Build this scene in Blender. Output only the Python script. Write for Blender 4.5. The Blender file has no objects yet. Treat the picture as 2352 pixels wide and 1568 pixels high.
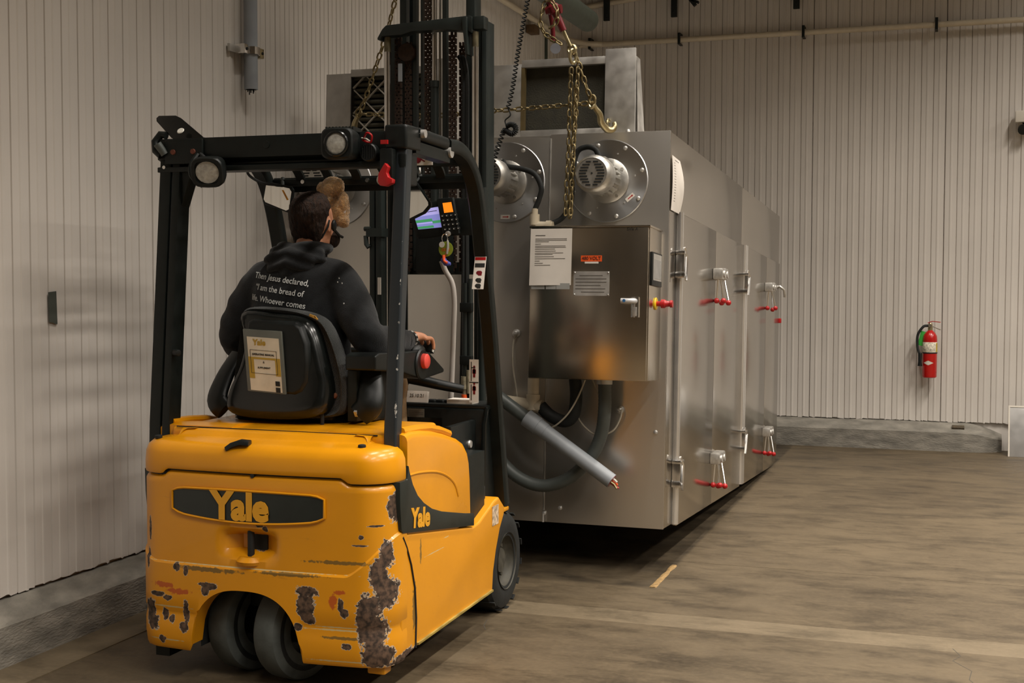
import bpy, bmesh, math, random
from mathutils import Vector, Matrix, Euler, noise
from mathutils.bvhtree import BVHTree
random.seed(7)
SC = bpy.context.scene
COL = SC.collection
R = math.radians
V = Vector

# ------------------------------------------------------------------ camera
cam_data = bpy.data.cameras.new('camera')
cam_data.sensor_width = 36.0
cam_data.lens = 36.0 * 2985.0 / 2352.0
cam_data.clip_end = 100
cam = bpy.data.objects.new('camera', cam_data)
COL.objects.link(cam)
_y, _p, _r = R(18.78), R(2.76), R(0.13)
_f = V((-math.sin(_y) * math.cos(_p), math.cos(_y) * math.cos(_p), -math.sin(_p)))
_rt = V((math.cos(_y), math.sin(_y), 0))
_up = _rt.cross(_f)
_r2 = _rt * math.cos(_r) + _up * math.sin(_r)
_u2 = -_rt * math.sin(_r) + _up * math.cos(_r)
cam.matrix_world = Matrix(((_r2.x, _u2.x, -_f.x, 0), (_r2.y, _u2.y, -_f.y, 0), (_r2.z, _u2.z, -_f.z, 1.52), (0, 0, 0, 1)))
SC.camera = cam
# ------------------------------------------------------------------ world, light, exposure
world = bpy.data.worlds.new('world')
SC.world = world
world.use_nodes = True
world.node_tree.nodes['Background'].inputs[0].default_value = (0.5, 0.48, 0.45, 1)
world.node_tree.nodes['Background'].inputs[1].default_value = 0.02
SC.view_settings.view_transform = 'Standard'
SC.view_settings.look = 'None'
SC.view_settings.gamma = 1.0
SC.view_settings.use_curve_mapping = False
SC.view_settings.exposure = 0.10
SC.cycles.max_bounces = 8
SC.cycles.sample_clamp_indirect = 4.0
LAMP_COL = (1.0, 0.925, 0.835)


def area(name, loc, sx, sy, power, rot=(0, 0, 0), spread=180):
    d = bpy.data.lights.new(name, 'AREA')
    d.shape = 'RECTANGLE'
    d.size, d.size_y = sx, sy
    d.energy = power
    d.color = LAMP_COL
    d.spread = R(spread)
    o = bpy.data.objects.new(name, d)
    COL.objects.link(o)
    o.location = loc
    o.rotation_euler = [R(a) for a in rot]
    return o


# rows of ceiling strip lamps running along the hall, each row with its own reflector spread
for _x, _sp, _pw in ((-0.9, 104, 55), (1.9, 120, 185), (5.2, 140, 200)):
    for _yy in (-4.5, -0.5, 3.5, 7.5):
        area('ceiling_lamp', (_x, _yy + 1.2, 6.05), 0.22, 2.2, _pw * (1.0 if _yy > -2 else 0.7), spread=_sp)

# ------------------------------------------------------------------ mesh helpers
ORG = {}


def lin(h):
    h = h.lstrip('#')
    c = [int(h[i:i + 2], 16) / 255 for i in (0, 2, 4)]
    return tuple(x / 12.92 if x <= 0.04045 else ((x + 0.055) / 1.055) ** 2.4 for x in c)


class Mesh:
    def __init__(s):
        s.v, s.f = [], []

    def add(s, vs, fs):
        o = len(s.v)
        s.v += [V(v) for v in vs]
        s.f += [[i + o for i in f] for f in fs]
        return s

    def xf(s, M, start=0):
        for i in range(start, len(s.v)):
            s.v[i] = M @ s.v[i]
        return s

    def box(s, x0, x1, y0, y1, z0, z1):
        return s.add([(x0, y0, z0), (x1, y0, z0), (x1, y1, z0), (x0, y1, z0), (x0, y0, z1), (x1, y0, z1), (x1, y1, z1), (x0, y1, z1)],
                     [(3, 2, 1, 0), (4, 5, 6, 7), (0, 1, 5, 4), (1, 2, 6, 5), (2, 3, 7, 6), (3, 0, 4, 7)])

    def obox(s, c, size, rot=(0, 0, 0)):
        n = len(s.v)
        a, b, d = [q / 2 for q in size]
        s.box(-a, a, -b, b, -d, d)
        E = rot.to_matrix() if isinstance(rot, Euler) else (rot if isinstance(rot, Matrix) else Euler([R(q) for q in rot]).to_matrix())
        return s.xf(Matrix.Translation(c) @ E.to_4x4(), n)

    def frame(s, d):
        d = V(d).normalized()
        a = V((0, 0, 1)) if abs(d.z) < 0.9 else V((1, 0, 0))
        u = d.cross(a).normalized()
        return u, u.cross(d).normalized()

    def loft(s, rings, closed=True, cap0=True, cap1=True):
        n = len(rings[0])
        vs = [p for r in rings for p in r]
        fs = []
        for i in range(len(rings) - 1):
            for j in range(n if closed else n - 1):
                k = (j + 1) % n
                fs.append((i * n + j, i * n + k, (i + 1) * n + k, (i + 1) * n + j))
        if cap0:
            fs.append(tuple(range(n - 1, -1, -1)))
        if cap1:
            fs.append(tuple(range((len(rings) - 1) * n, len(rings) * n)))
        return s.add(vs, fs)

    def cyl(s, p0, p1, r0, r1=None, n=16, caps=True):
        r1 = r0 if r1 is None else r1
        p0, p1 = V(p0), V(p1)
        u, w = s.frame(p1 - p0)
        rings = [[p + (u * math.cos(2 * math.pi * i / n) + w * math.sin(2 * math.pi * i / n)) * r for i in range(n)] for p, r in ((p0, r0), (p1, r1))]
        return s.loft(rings, True, caps, caps)

    def tube(s, pts, r, n=10, closed=False, caps=True, sec=None, ref=None):
        """sweep; sec = list of 2D section points (unit of r), ref = fixed up direction"""
        pts = [V(p) for p in pts]
        m = len(pts)
        rr = r if isinstance(r, (list, tuple)) else [r] * m
        if sec is None:
            sec = [(math.cos(2 * math.pi * i / n), math.sin(2 * math.pi * i / n)) for i in range(n)]
        rings, u = [], None
        for i in range(m):
            if closed:
                t = pts[(i + 1) % m] - pts[i - 1]
            else:
                t = pts[min(i + 1, m - 1)] - pts[max(i - 1, 0)]
            t.normalize()
            if ref is not None:
                u = t.cross(V(ref)).normalized()
            elif u is None:
                u, _ = s.frame(t)
            else:
                u = (u - t * u.dot(t)).normalized()
            w = u.cross(t).normalized()
            q = 1.0
            if ref is not None and 0 < i < m - 1:
                a = (pts[i] - pts[i - 1]).normalized()
                q = 1.0 / max(0.5, a.dot(t))
            rings.append([pts[i] + (u * a_ * 1.0 + w * b_ * q) * rr[i] for a_, b_ in sec])
        if closed:
            rings.append(rings[0])
            return s.loft(rings, True, False, False)
        return s.loft(rings, True, caps, caps)

    def bar(s, pts, w, h, ref=(0, 0, 1)):
        a, b = w / 2, h / 2
        return s.tube(pts, 1.0, sec=[(-a, -b), (a, -b), (a, b), (-a, b)], ref=ref)

    def prism(s, poly, axis, a, b):
        def mk(p, t):
            return {'x': (t, p[0], p[1]), 'y': (p[0], t, p[1]), 'z': (p[0], p[1], t)}[axis]
        n = len(poly)
        vs = [mk(p, a) for p in poly] + [mk(p, b) for p in poly]
        fs = [(i, (i + 1) % n, n + (i + 1) % n, n + i) for i in range(n)]
        return s.add(vs, fs + [tuple(range(n - 1, -1, -1)), tuple(range(n, 2 * n))])

    def lathe(s, prof, o, axis, n=24, caps=True):
        o = V(o)
        d = V(axis).normalized()
        u, w = s.frame(d)
        rings = [[o + d * h + (u * math.cos(2 * math.pi * i / n) + w * math.sin(2 * math.pi * i / n)) * r for i in range(n)] for r, h in prof]
        return s.loft(rings, True, caps, caps)

    def ball(s, c, r, nu=16, nv=10, M=None):
        r = (r, r, r) if not isinstance(r, (tuple, list)) else r
        n = len(s.v)
        rings = []
        for j in range(1, nv):
            t = math.pi * j / nv
            rings.append([(math.sin(t) * math.cos(2 * math.pi * i / nu) * r[0], math.sin(t) * math.sin(2 * math.pi * i / nu) * r[1], -math.cos(t) * r[2]) for i in range(nu)])
        s.loft(rings, True, True, True)
        T = Matrix.Translation(c)
        if M is not None:
            T = T @ M.to_4x4()
        return s.xf(T, n)

    def raw(s, fix=True):
        me = bpy.data.meshes.new('m')
        me.from_pydata([tuple(v) for v in s.v], [], s.f)
        if fix:
            bm = bmesh.new()
            bm.from_mesh(me)
            bmesh.ops.recalc_face_normals(bm, faces=bm.faces)
            bm.to_mesh(me)
            bm.free()
        return me

    def build(s, name, mat, parent=None, bevel=0, seg=2, smooth=40, label=None, origin=None, remesh=0, relax=0, sub=0, kind=None, cat=None, group=None):
        me = s.raw()
        if bevel:
            bm = bmesh.new()
            bm.from_mesh(me)
            es = [e for e in bm.edges if len(e.link_faces) == 2 and e.calc_face_angle(0) > R(28)]
            bmesh.ops.bevel(bm, geom=es, offset=bevel, segments=seg, profile=0.6, affect='EDGES', clamp_overlap=True)
            bm.to_mesh(me)
            bm.free()
        if remesh or sub:
            me = modify(me, remesh, relax, sub)
        return link(me, name, mat, parent, smooth, label, origin, kind, cat, group)


def modify(me, remesh=0, relax=0, sub=0):
    o = bpy.data.objects.new('t', me)
    COL.objects.link(o)
    if remesh:
        m = o.modifiers.new('r', 'REMESH')
        m.mode = 'VOXEL'
        m.voxel_size = remesh
    if relax:
        m = o.modifiers.new('s', 'SMOOTH')
        m.factor = 0.5
        m.iterations = relax
    if sub:
        m = o.modifiers.new('u', 'SUBSURF')
        m.levels = m.render_levels = sub
    dg = bpy.context.evaluated_depsgraph_get()
    nm = bpy.data.meshes.new_from_object(o.evaluated_get(dg))
    bpy.data.objects.remove(o)
    return nm


def link(me, name, mat, parent=None, smooth=40, label=None, origin=None, kind=None, cat=None, group=None):
    n = len(me.vertices)
    co = [0.0] * (3 * n)
    me.vertices.foreach_get('co', co)
    if origin is None:
        mn = [min(co[k::3]) for k in range(3)]
        mx = [max(co[k::3]) for k in range(3)]
        origin = V([(a + b) / 2 for a, b in zip(mn, mx)])
        if parent is None:
            origin.z = mn[2]
    origin = V(origin)
    me.transform(Matrix.Translation(-origin))
    me.name = name
    if mat:
        me.materials.clear()
        me.materials.append(mat)
    if smooth:
        me.polygons.foreach_set('use_smooth', [True] * len(me.polygons))
        me.set_sharp_from_angle(angle=R(smooth))
    o = bpy.data.objects.new(name, me)
    COL.objects.link(o)
    if parent is not None:
        o.parent = parent
        o.location = origin - ORG[parent]
    else:
        o.location = origin
    ORG[o] = origin
    tag(o, label, cat, group, kind)
    return o


def tag(o, label=None, cat=None, group=None, kind=None):
    for k, v in (('label', label), ('category', cat), ('group', group), ('kind', kind)):
        if v:
            o[k] = v
    return o


def thing(name, label, cat, loc=(0, 0, 0), group=None, kind=None):
    o = bpy.data.objects.new(name, None)
    o.empty_display_size = 0.1
    COL.objects.link(o)
    o.location = loc
    ORG[o] = V(loc)
    return tag(o, label, cat, group, kind)


def copy_part(o, parent, offset=(0, 0, 0), rot=None):
    c = o.copy()
    COL.objects.link(c)
    c.parent = parent
    c.location = ORG[o] + V(offset) - (ORG[parent] if parent else V())
    if rot is not None:
        c.rotation_euler = rot
    ORG[c] = ORG[o] + V(offset)
    return c


def text(name, body, size, M, mat, parent, ext=0.0006, bold=0.0, align='CENTER', sx=1.0, wrap=None, shear=0.0, spacing=1.0, label=None):
    cu = bpy.data.curves.new('t', 'FONT')
    cu.body = body
    cu.size = size
    cu.align_x = align
    cu.align_y = 'CENTER'
    cu.extrude = ext
    cu.offset = bold
    cu.shear = shear
    cu.space_character = spacing
    cu.resolution_u = 3
    o = bpy.data.objects.new('t', cu)
    COL.objects.link(o)
    dg = bpy.context.evaluated_depsgraph_get()
    me = bpy.data.meshes.new_from_object(o.evaluated_get(dg))
    bpy.data.objects.remove(o)
    me.transform(M @ Matrix.Diagonal((sx, 1, 1, 1)))
    if wrap:
        for v in me.vertices:
            v.co = wrap(v.co)
    return link(me, name, mat, parent, 0, label)


def face_y(x, y, z, tilt=0.0):
    """text plane facing the -Y direction (readable from the -Y side), tilt in degrees about the normal"""
    return Matrix.Translation((x, y, z)) @ Matrix.Rotation(R(90), 4, 'X') @ Matrix.Rotation(R(tilt), 4, 'Z')


def face_x(x, y, z, tilt=0.0):
    """text plane facing +X, reading along +Y"""
    return Matrix.Translation((x, y, z)) @ Matrix.Rotation(R(90), 4, 'Z') @ Matrix.Rotation(R(90), 4, 'X') @ Matrix.Rotation(R(tilt), 4, 'Z')


def spline(pts, n=8, closed=False):
    pts = [V(p) for p in pts]
    m = len(pts)
    out = []
    rng = range(m if closed else m - 1)
    for i in rng:
        p0 = pts[(i - 1) % m] if closed or i > 0 else pts[i] * 2 - pts[i + 1]
        p1, p2 = pts[i], pts[(i + 1) % m]
        p3 = pts[(i + 2) % m] if closed or i + 2 < m else p2 * 2 - p1
        for k in range(n):
            t = k / n
            out.append(0.5 * ((2 * p1) + (p2 - p0) * t + (2 * p0 - 5 * p1 + 4 * p2 - p3) * t * t + (3 * p1 - p0 - 3 * p2 + p3) * t ** 3))
    if not closed:
        out.append(pts[-1])
    return out


# ------------------------------------------------------------------ materials
def nodes(name):
    m = bpy.data.materials.new(name)
    m.use_nodes = True
    nt = m.node_tree
    return m, nt, nt.nodes['Principled BSDF']


def mat(name, col, rough=0.5, metal=0.0, var=0.12, scale=12.0, bump=0.0, bscale=150.0, spec=0.5, coat=0.0, stretch=(1, 1, 1), rvar=0.1, emit=None, estr=0.0, trans=0.0, sheen=0.0, worldco=False):
    m, nt, b = nodes(name)
    L = nt.links.new
    if isinstance(col, str):
        col = lin(col)
    tc = nt.nodes.new('ShaderNodeNewGeometry' if worldco else 'ShaderNodeTexCoord')
    src = tc.outputs['Position' if worldco else 'Object']
    mp = nt.nodes.new('ShaderNodeMapping')
    mp.inputs['Scale'].default_value = stretch
    L(src, mp.inputs['Vector'])
    nz = nt.nodes.new('ShaderNodeTexNoise')
    nz.inputs['Scale'].default_value = scale
    nz.inputs['Detail'].default_value = 5
    L(mp.outputs[0], nz.inputs['Vector'])
    mr = nt.nodes.new('ShaderNodeMapRange')
    mr.inputs[1].default_value, mr.inputs[2].default_value = 0.3, 0.7
    mr.inputs[3].default_value, mr.inputs[4].default_value = 1 - var, 1 + var
    L(nz.outputs['Fac'], mr.inputs[0])
    mx = nt.nodes.new('ShaderNodeVectorMath')
    mx.operation = 'SCALE'
    mx.inputs[0].default_value = col
    L(mr.outputs[0], mx.inputs['Scale'])
    L(mx.outputs[0], b.inputs['Base Color'])
    r2 = nt.nodes.new('ShaderNodeMapRange')
    r2.inputs[1].default_value, r2.inputs[2].default_value = 0.3, 0.7
    r2.inputs[3].default_value, r2.inputs[4].default_value = max(0.02, rough - rvar * rough), min(1, rough + rvar * rough)
    L(nz.outputs['Fac'], r2.inputs[0])
    L(r2.outputs[0], b.inputs['Roughness'])
    b.inputs['Metallic'].default_value = metal
    b.inputs['Specular IOR Level'].default_value = spec
    b.inputs['Coat Weight'].default_value = coat
    b.inputs['Coat Roughness'].default_value = 0.15
    if sheen:
        b.inputs['Sheen Weight'].default_value = sheen
        b.inputs['Sheen Roughness'].default_value = 0.6
    if trans:
        b.inputs['Transmission Weight'].default_value = trans
    if emit:
        b.inputs['Emission Color'].default_value = (*lin(emit), 1)
        b.inputs['Emission Strength'].default_value = estr
    if bump:
        n2 = nt.nodes.new('ShaderNodeTexNoise')
        n2.inputs['Scale'].default_value = bscale
        n2.inputs['Detail'].default_value = 3
        L(mp.outputs[0], n2.inputs['Vector'])
        bp = nt.nodes.new('ShaderNodeBump')
        bp.inputs['Strength'].default_value = bump
        bp.inputs['Distance'].default_value = 0.01
        L(n2.outputs['Fac'], bp.inputs['Height'])
        L(bp.outputs[0], b.inputs['Normal'])
    return m


def worn(name, col, chips, under, rim, rough=0.35, coat=0.3, wob=0.35, wscale=45.0, grime=None, layers=()):
    """paint with chips: ellipsoids (centre, radii) in world metres, edges broken up by noise"""
    m, nt, b = nodes(name)
    L = nt.links.new
    g = nt.nodes.new('ShaderNodeNewGeometry')
    P = g.outputs['Position']
    def field(lst):
      cur = None
      for c, r in lst:
          sub = nt.nodes.new('ShaderNodeVectorMath')
          sub.operation = 'SUBTRACT'
          sub.inputs[1].default_value = c
          L(P, sub.inputs[0])
          dv = nt.nodes.new('ShaderNodeVectorMath')
          dv.operation = 'DIVIDE'
          dv.inputs[1].default_value = r
          L(sub.outputs[0], dv.inputs[0])
          ln = nt.nodes.new('ShaderNodeVectorMath')
          ln.operation = 'LENGTH'
          L(dv.outputs[0], ln.inputs[0])
          if cur is None:
              cur = ln.outputs['Value']
          else:
              mn = nt.nodes.new('ShaderNodeMath')
              mn.operation = 'MINIMUM'
              L(cur, mn.inputs[0])
              L(ln.outputs['Value'], mn.inputs[1])
              cur = mn.outputs[0]
      return cur
    cur = field(chips)
    nz = nt.nodes.new('ShaderNodeTexNoise')
    nz.inputs['Scale'].default_value = wscale
    nz.inputs['Detail'].default_value = 6
    nz.inputs['Roughness'].default_value = 0.65
    L(P, nz.inputs['Vector'])
    md = nt.nodes.new('ShaderNodeMath')
    md.operation = 'MULTIPLY_ADD'
    md.inputs[1].default_value = -wob * 4
    L(nz.outputs['Fac'], md.inputs[0])
    ad = nt.nodes.new('ShaderNodeMath')
    ad.operation = 'ADD'
    ad.inputs[1].default_value = wob * 2
    L(cur, ad.inputs[0])
    L(ad.outputs[0], md.inputs[2])

    def step(v, hi, w):
        s = nt.nodes.new('ShaderNodeMapRange')
        s.inputs[1].default_value, s.inputs[2].default_value = hi - w, hi
        s.inputs[3].default_value, s.inputs[4].default_value = 1, 0
        L(v, s.inputs[0])
        return s.outputs[0]

    def mix(f, a, bcol):
        x = nt.nodes.new('ShaderNodeMix')
        x.data_type = 'RGBA'
        L(f, x.inputs['Factor'])
        for k, q in ((6, a), (7, bcol)):
            if hasattr(q, 'links'):
                L(q, x.inputs[k])
            else:
                x.inputs[k].default_value = (*q, 1)
        return x.outputs[2]
    n2 = nt.nodes.new('ShaderNodeTexNoise')
    n2.inputs['Scale'].default_value = 6
    n2.inputs['Detail'].default_value = 6
    L(P, n2.inputs['Vector'])
    base = mix(n2.outputs['Fac'], tuple(x * 0.9 for x in col), tuple(min(1, x * 1.08) for x in col))
    if grime:
        n3 = nt.nodes.new('ShaderNodeTexNoise')
        n3.inputs['Scale'].default_value = 5
        n3.inputs['Detail'].default_value = 8
        n3.inputs['Roughness'].default_value = 0.75
        mpg = nt.nodes.new('ShaderNodeMapping')
        mpg.inputs['Scale'].default_value = (1, 1, 6)
        L(P, mpg.inputs['Vector'])
        L(mpg.outputs[0], n3.inputs['Vector'])
        sp = nt.nodes.new('ShaderNodeMapRange')
        sp.inputs[1].default_value, sp.inputs[2].default_value = 0.62, 0.8
        L(n3.outputs['Fac'], sp.inputs[0])
        base = mix(sp.outputs[0], base, grime)
    n4 = nt.nodes.new('ShaderNodeTexNoise')
    n4.inputs['Scale'].default_value = 60
    n4.inputs['Detail'].default_value = 4
    L(P, n4.inputs['Vector'])
    n4r = nt.nodes.new('ShaderNodeMapRange')
    n4r.inputs[1].default_value, n4r.inputs[2].default_value = 0.38, 0.66
    L(n4.outputs['Fac'], n4r.inputs[0])
    und = mix(n4r.outputs[0], tuple(x * 0.35 for x in under), tuple(x * 2.0 for x in under))
    for lst, lcol, lw in layers:
        mdl = nt.nodes.new('ShaderNodeMath')
        mdl.operation = 'MULTIPLY_ADD'
        mdl.inputs[1].default_value = -lw * 4
        L(nz.outputs['Fac'], mdl.inputs[0])
        adl = nt.nodes.new('ShaderNodeMath')
        adl.operation = 'ADD'
        adl.inputs[1].default_value = lw * 2
        L(field(lst), adl.inputs[0])
        L(adl.outputs[0], mdl.inputs[2])
        base = mix(step(mdl.outputs[0], 1.0, 0.25), base, lcol)
    rimm = step(md.outputs[0], 1.09, 0.03)
    core = step(md.outputs[0], 1.0, 0.04)
    c1 = mix(rimm, base, rim)
    c2 = mix(core, c1, und)
    L(c2, b.inputs['Base Color'])
    rg = nt.nodes.new('ShaderNodeMapRange')
    rg.inputs[3].default_value, rg.inputs[4].default_value = rough, 0.7
    L(rimm, rg.inputs[0])
    L(rg.outputs[0], b.inputs['Roughness'])
    cw = nt.nodes.new('ShaderNodeMapRange')
    cw.inputs[3].default_value, cw.inputs[4].default_value = coat, 0
    L(rimm, cw.inputs[0])
    L(cw.outputs[0], b.inputs['Coat Weight'])
    bp = nt.nodes.new('ShaderNodeBump')
    bp.inputs['Strength'].default_value = 0.6
    bp.inputs['Distance'].default_value = 0.004
    inv = nt.nodes.new('ShaderNodeMath')
    inv.operation = 'SUBTRACT'
    inv.inputs[0].default_value = 1
    L(core, inv.inputs[1])
    L(inv.outputs[0], bp.inputs['Height'])
    L(bp.outputs[0], b.inputs['Normal'])
    return m


MT = {}
MT['wall'] = mat('painted_wall_sheet', (0.60, 0.56, 0.51), 0.45, var=0.05, scale=1.5, worldco=True, bump=0.02, bscale=8)
MT['curb'] = mat('curb_concrete', (0.20, 0.185, 0.155), 0.85, var=0.35, scale=7, worldco=True, bump=0.5, bscale=40, stretch=(1, 1, 3))
MT['ceil'] = mat('ceiling_sheet', (0.45, 0.42, 0.37), 0.6, var=0.05)
MT['steel'] = mat('stainless_sheet', (0.66, 0.63, 0.585), 0.32, 0.91, var=0.03, scale=1.2, rvar=0.06, stretch=(3, 3, 1))
MT['steel_side'] = mat('stainless_door_sheet', (0.60, 0.57, 0.525), 0.17, 1.0, var=0.03, scale=2, rvar=0.2)
MT['steel_cab'] = mat('stainless_cabinet', (0.64, 0.58, 0.49), 0.22, 1.0, var=0.03, scale=1.5, rvar=0.08, stretch=(4, 4, 1))
MT['galv'] = mat('galvanised_sheet', (0.54, 0.525, 0.495), 0.45, 0.7, var=0.15, scale=14, rvar=0.2)
MT['alu'] = mat('aluminium_disc', (0.60, 0.605, 0.61), 0.30, 0.97, var=0.04, scale=6, rvar=0.1)
_b = MT['alu'].node_tree.nodes['Principled BSDF']
_b.inputs['Anisotropic'].default_value = 0.85
_t = MT['alu'].node_tree.nodes.new('ShaderNodeTangent')
_t.direction_type, _t.axis = 'RADIAL', 'Y'
MT['alu'].node_tree.links.new(_t.outputs[0], _b.inputs['Tangent'])
MT['cast'] = mat('cast_aluminium', (0.47, 0.455, 0.42), 0.42, 0.9, var=0.12, scale=30, bump=0.08, bscale=300)
MT['chrome'] = mat('chrome', (0.82, 0.81, 0.79), 0.2, 1.0, var=0.02)
MT['black'] = mat('black_paint', '#121715', 0.45, spec=0.3, var=0.25, scale=18, bump=0.03, bscale=120)
MT['blackp'] = mat('black_plastic', '#101413', 0.42, spec=0.35, var=0.2, scale=25, bump=0.04, bscale=400)
MT['gloss'] = mat('glossy_black_plastic', '#0f1211', 0.22, var=0.15, scale=20)
MT['rubber'] = mat('black_rubber', '#121514', 0.72, var=0.3, scale=30, bump=0.1, bscale=160)
MT['tyre'] = mat('worn_grey_rubber', '#4a4e4b', 0.75, var=0.25, scale=16, bump=0.08, bscale=90)
MT['fabric'] = mat('woven_seat_fabric', '#171b19', 0.95, var=0.5, scale=160, bump=0.6, bscale=260, spec=0.15, sheen=0.2)
MT['hoodie'] = mat('black_fleece', '#121416', 0.95, var=0.35, scale=60, bump=0.3, bscale=300, spec=0.1, sheen=0.15)
MT['khaki'] = mat('khaki_cotton', '#8d7352', 0.9, var=0.15, scale=60, bump=0.2, bscale=300)
MT['skin'] = mat('skin', '#c98d6c', 0.5, var=0.12, scale=40, bump=0.04, bscale=200)
MT['hair'] = mat('dark_brown_hair', '#2a1b12', 0.7, var=0.75, scale=90, bump=1.0, bscale=260, stretch=(1, 1, 0.25), spec=0.25)
MT['yellow'] = (0.66, 0.268, 0.003)
MT['white'] = mat('white_plastic', '#cfc8bb', 0.4, var=0.05)
MT['paper'] = mat('white_paper', '#d9d2c8', 0.75, var=0.04)
MT['print'] = mat('grey_print', '#55504a', 0.8, var=0.1)
MT['ink'] = mat('black_ink', '#17150f', 0.7, var=0.1)
MT['pvc'] = mat('white_pvc', '#c9bda6', 0.4, var=0.08)
MT['gpvc'] = mat('grey_pvc', '#8f9499', 0.45, var=0.08)
MT['dpvc'] = mat('dark_grey_conduit', '#4d524f', 0.45, var=0.1)
MT['red'] = mat('red_plastic', '#a81618', 0.35, var=0.1)
MT['redpaint'] = mat('red_enamel', '#b3100c', 0.3, var=0.08, coat=0.3)
MT['maroon'] = mat('dark_red_enamel', '#6f1720', 0.35, var=0.2, coat=0.2)
MT['rust'] = mat('rusty_leaf_chain', '#3a2a20', 0.7, 0.3, var=0.5, scale=60)
MT['chain'] = mat('yellow_zinc_chain', '#8d7f5c', 0.45, 0.8, var=0.35, scale=40, rvar=0.3)
MT['brass'] = mat('pale_zinc_hook', '#b9ac86', 0.35, 0.9, var=0.2, scale=40)
MT['orange'] = mat('orange_sticker', '#e2561c', 0.5, var=0.06)
MT['lightg'] = mat('white_wire', '#b5ad9c', 0.5, var=0.1)
MT['glass'] = mat('lamp_glass', '#a9a79f', 0.12, var=0.25, scale=60, spec=0.8, bump=0.3, bscale=90)
MT['mirror'] = mat('mirror_glass', (0.85, 0.86, 0.84), 0.04, 1.0, var=0.01)
MT['plush'] = mat('brown_plush', '#c2955a', 1.0, var=0.35, scale=90, bump=1.0, bscale=220, sheen=0.6, spec=0.1)
MT['lampb'] = mat('off_white_lens', '#d8d6cc', 0.3, var=0.04)
# ================================================================== the room
XL, YB, XR, YF, ZC = -3.58, 12.30, 10.0, -13.0, 6.3


def concrete(name, c0, c1, dark_patch=False):
    m, nt, b = nodes(name)
    L = nt.links.new
    g = nt.nodes.new('ShaderNodeNewGeometry')
    P = g.outputs['Position']

    def nz(sc, det, st=(1, 1, 1), ro=0.6):
        mp = nt.nodes.new('ShaderNodeMapping')
        mp.inputs['Scale'].default_value = st
        L(P, mp.inputs['Vector'])
        n = nt.nodes.new('ShaderNodeTexNoise')
        n.inputs['Scale'].default_value = sc
        n.inputs['Detail'].default_value = det
        n.inputs['Roughness'].default_value = ro
        L(mp.outputs[0], n.inputs['Vector'])
        return n.outputs['Fac']

    def rng(v, a, b_, c=0.0, d=1.0):
        r = nt.nodes.new('ShaderNodeMapRange')
        for k, q in enumerate((a, b_, c, d)):
            r.inputs[k + 1].default_value = q
        L(v, r.inputs[0])
        return r.outputs[0]

    def mix(f, a, q):
        x = nt.nodes.new('ShaderNodeMix')
        x.data_type = 'RGBA'
        L(f, x.inputs['Factor'])
        for k, w in ((6, a), (7, q)):
            if hasattr(w, 'links'):
                L(w, x.inputs[k])
            else:
                x.inputs[k].default_value = (*w, 1)
        return x.outputs[2]
    big = nz(0.9, 6)
    base = mix(rng(big, 0.3, 0.7), c0, c1)
    blot = nz(2.2, 8, (1, 2.2, 1), 0.7)
    mid = nz(5.5, 8, (1, 1.6, 1), 0.72)
    base = mix(rng(mid, 0.42, 0.62, 0, 0.45), base, tuple(min(1, x * 1.12) for x in c1))
    base = mix(rng(blot, 0.48, 0.68, 0, 0.85), base, tuple(x * 0.55 for x in c0))
    fine = nz(45, 4)
    base = mix(rng(fine, 0.45, 0.8, 0, 0.25), base, tuple(min(1, x * 1.5) for x in c1))
    sc = nz(14, 6, (1, 5, 1), 0.7)
    base = mix(rng(sc, 0.66, 0.75, 0, 0.5), base, tuple(x * 0.5 for x in c0))
    if dark_patch:
        # darker mottled rectangle of floor under the oven, with straight edges
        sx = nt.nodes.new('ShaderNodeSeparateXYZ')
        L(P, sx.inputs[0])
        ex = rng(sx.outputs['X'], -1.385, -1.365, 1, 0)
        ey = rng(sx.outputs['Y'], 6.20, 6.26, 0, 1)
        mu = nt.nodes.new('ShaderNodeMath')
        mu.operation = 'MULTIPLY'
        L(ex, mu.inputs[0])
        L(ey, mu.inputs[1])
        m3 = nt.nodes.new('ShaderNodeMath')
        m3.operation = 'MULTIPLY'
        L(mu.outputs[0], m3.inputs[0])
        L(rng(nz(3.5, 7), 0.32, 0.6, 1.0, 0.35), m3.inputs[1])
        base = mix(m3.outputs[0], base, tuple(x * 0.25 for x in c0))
    L(base, b.inputs['Base Color'])
    L(rng(blot, 0.3, 0.7, 0.62, 0.45), b.inputs['Roughness'])
    b.inputs['Specular IOR Level'].default_value = 0.35
    bp = nt.nodes.new('ShaderNodeBump')
    bp.inputs['Strength'].default_value = 0.12
    bp.inputs['Distance'].default_value = 0.01
    L(nz(30, 5), bp.inputs['Height'])
    L(bp.outputs[0], b.inputs['Normal'])
    return m


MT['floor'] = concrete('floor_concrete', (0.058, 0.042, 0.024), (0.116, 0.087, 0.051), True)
MT['band'] = concrete('patched_concrete', (0.115, 0.088, 0.053), (0.155, 0.12, 0.075))
MT['joint'] = mat('joint_filler', (0.06, 0.05, 0.035), 0.9)

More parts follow.
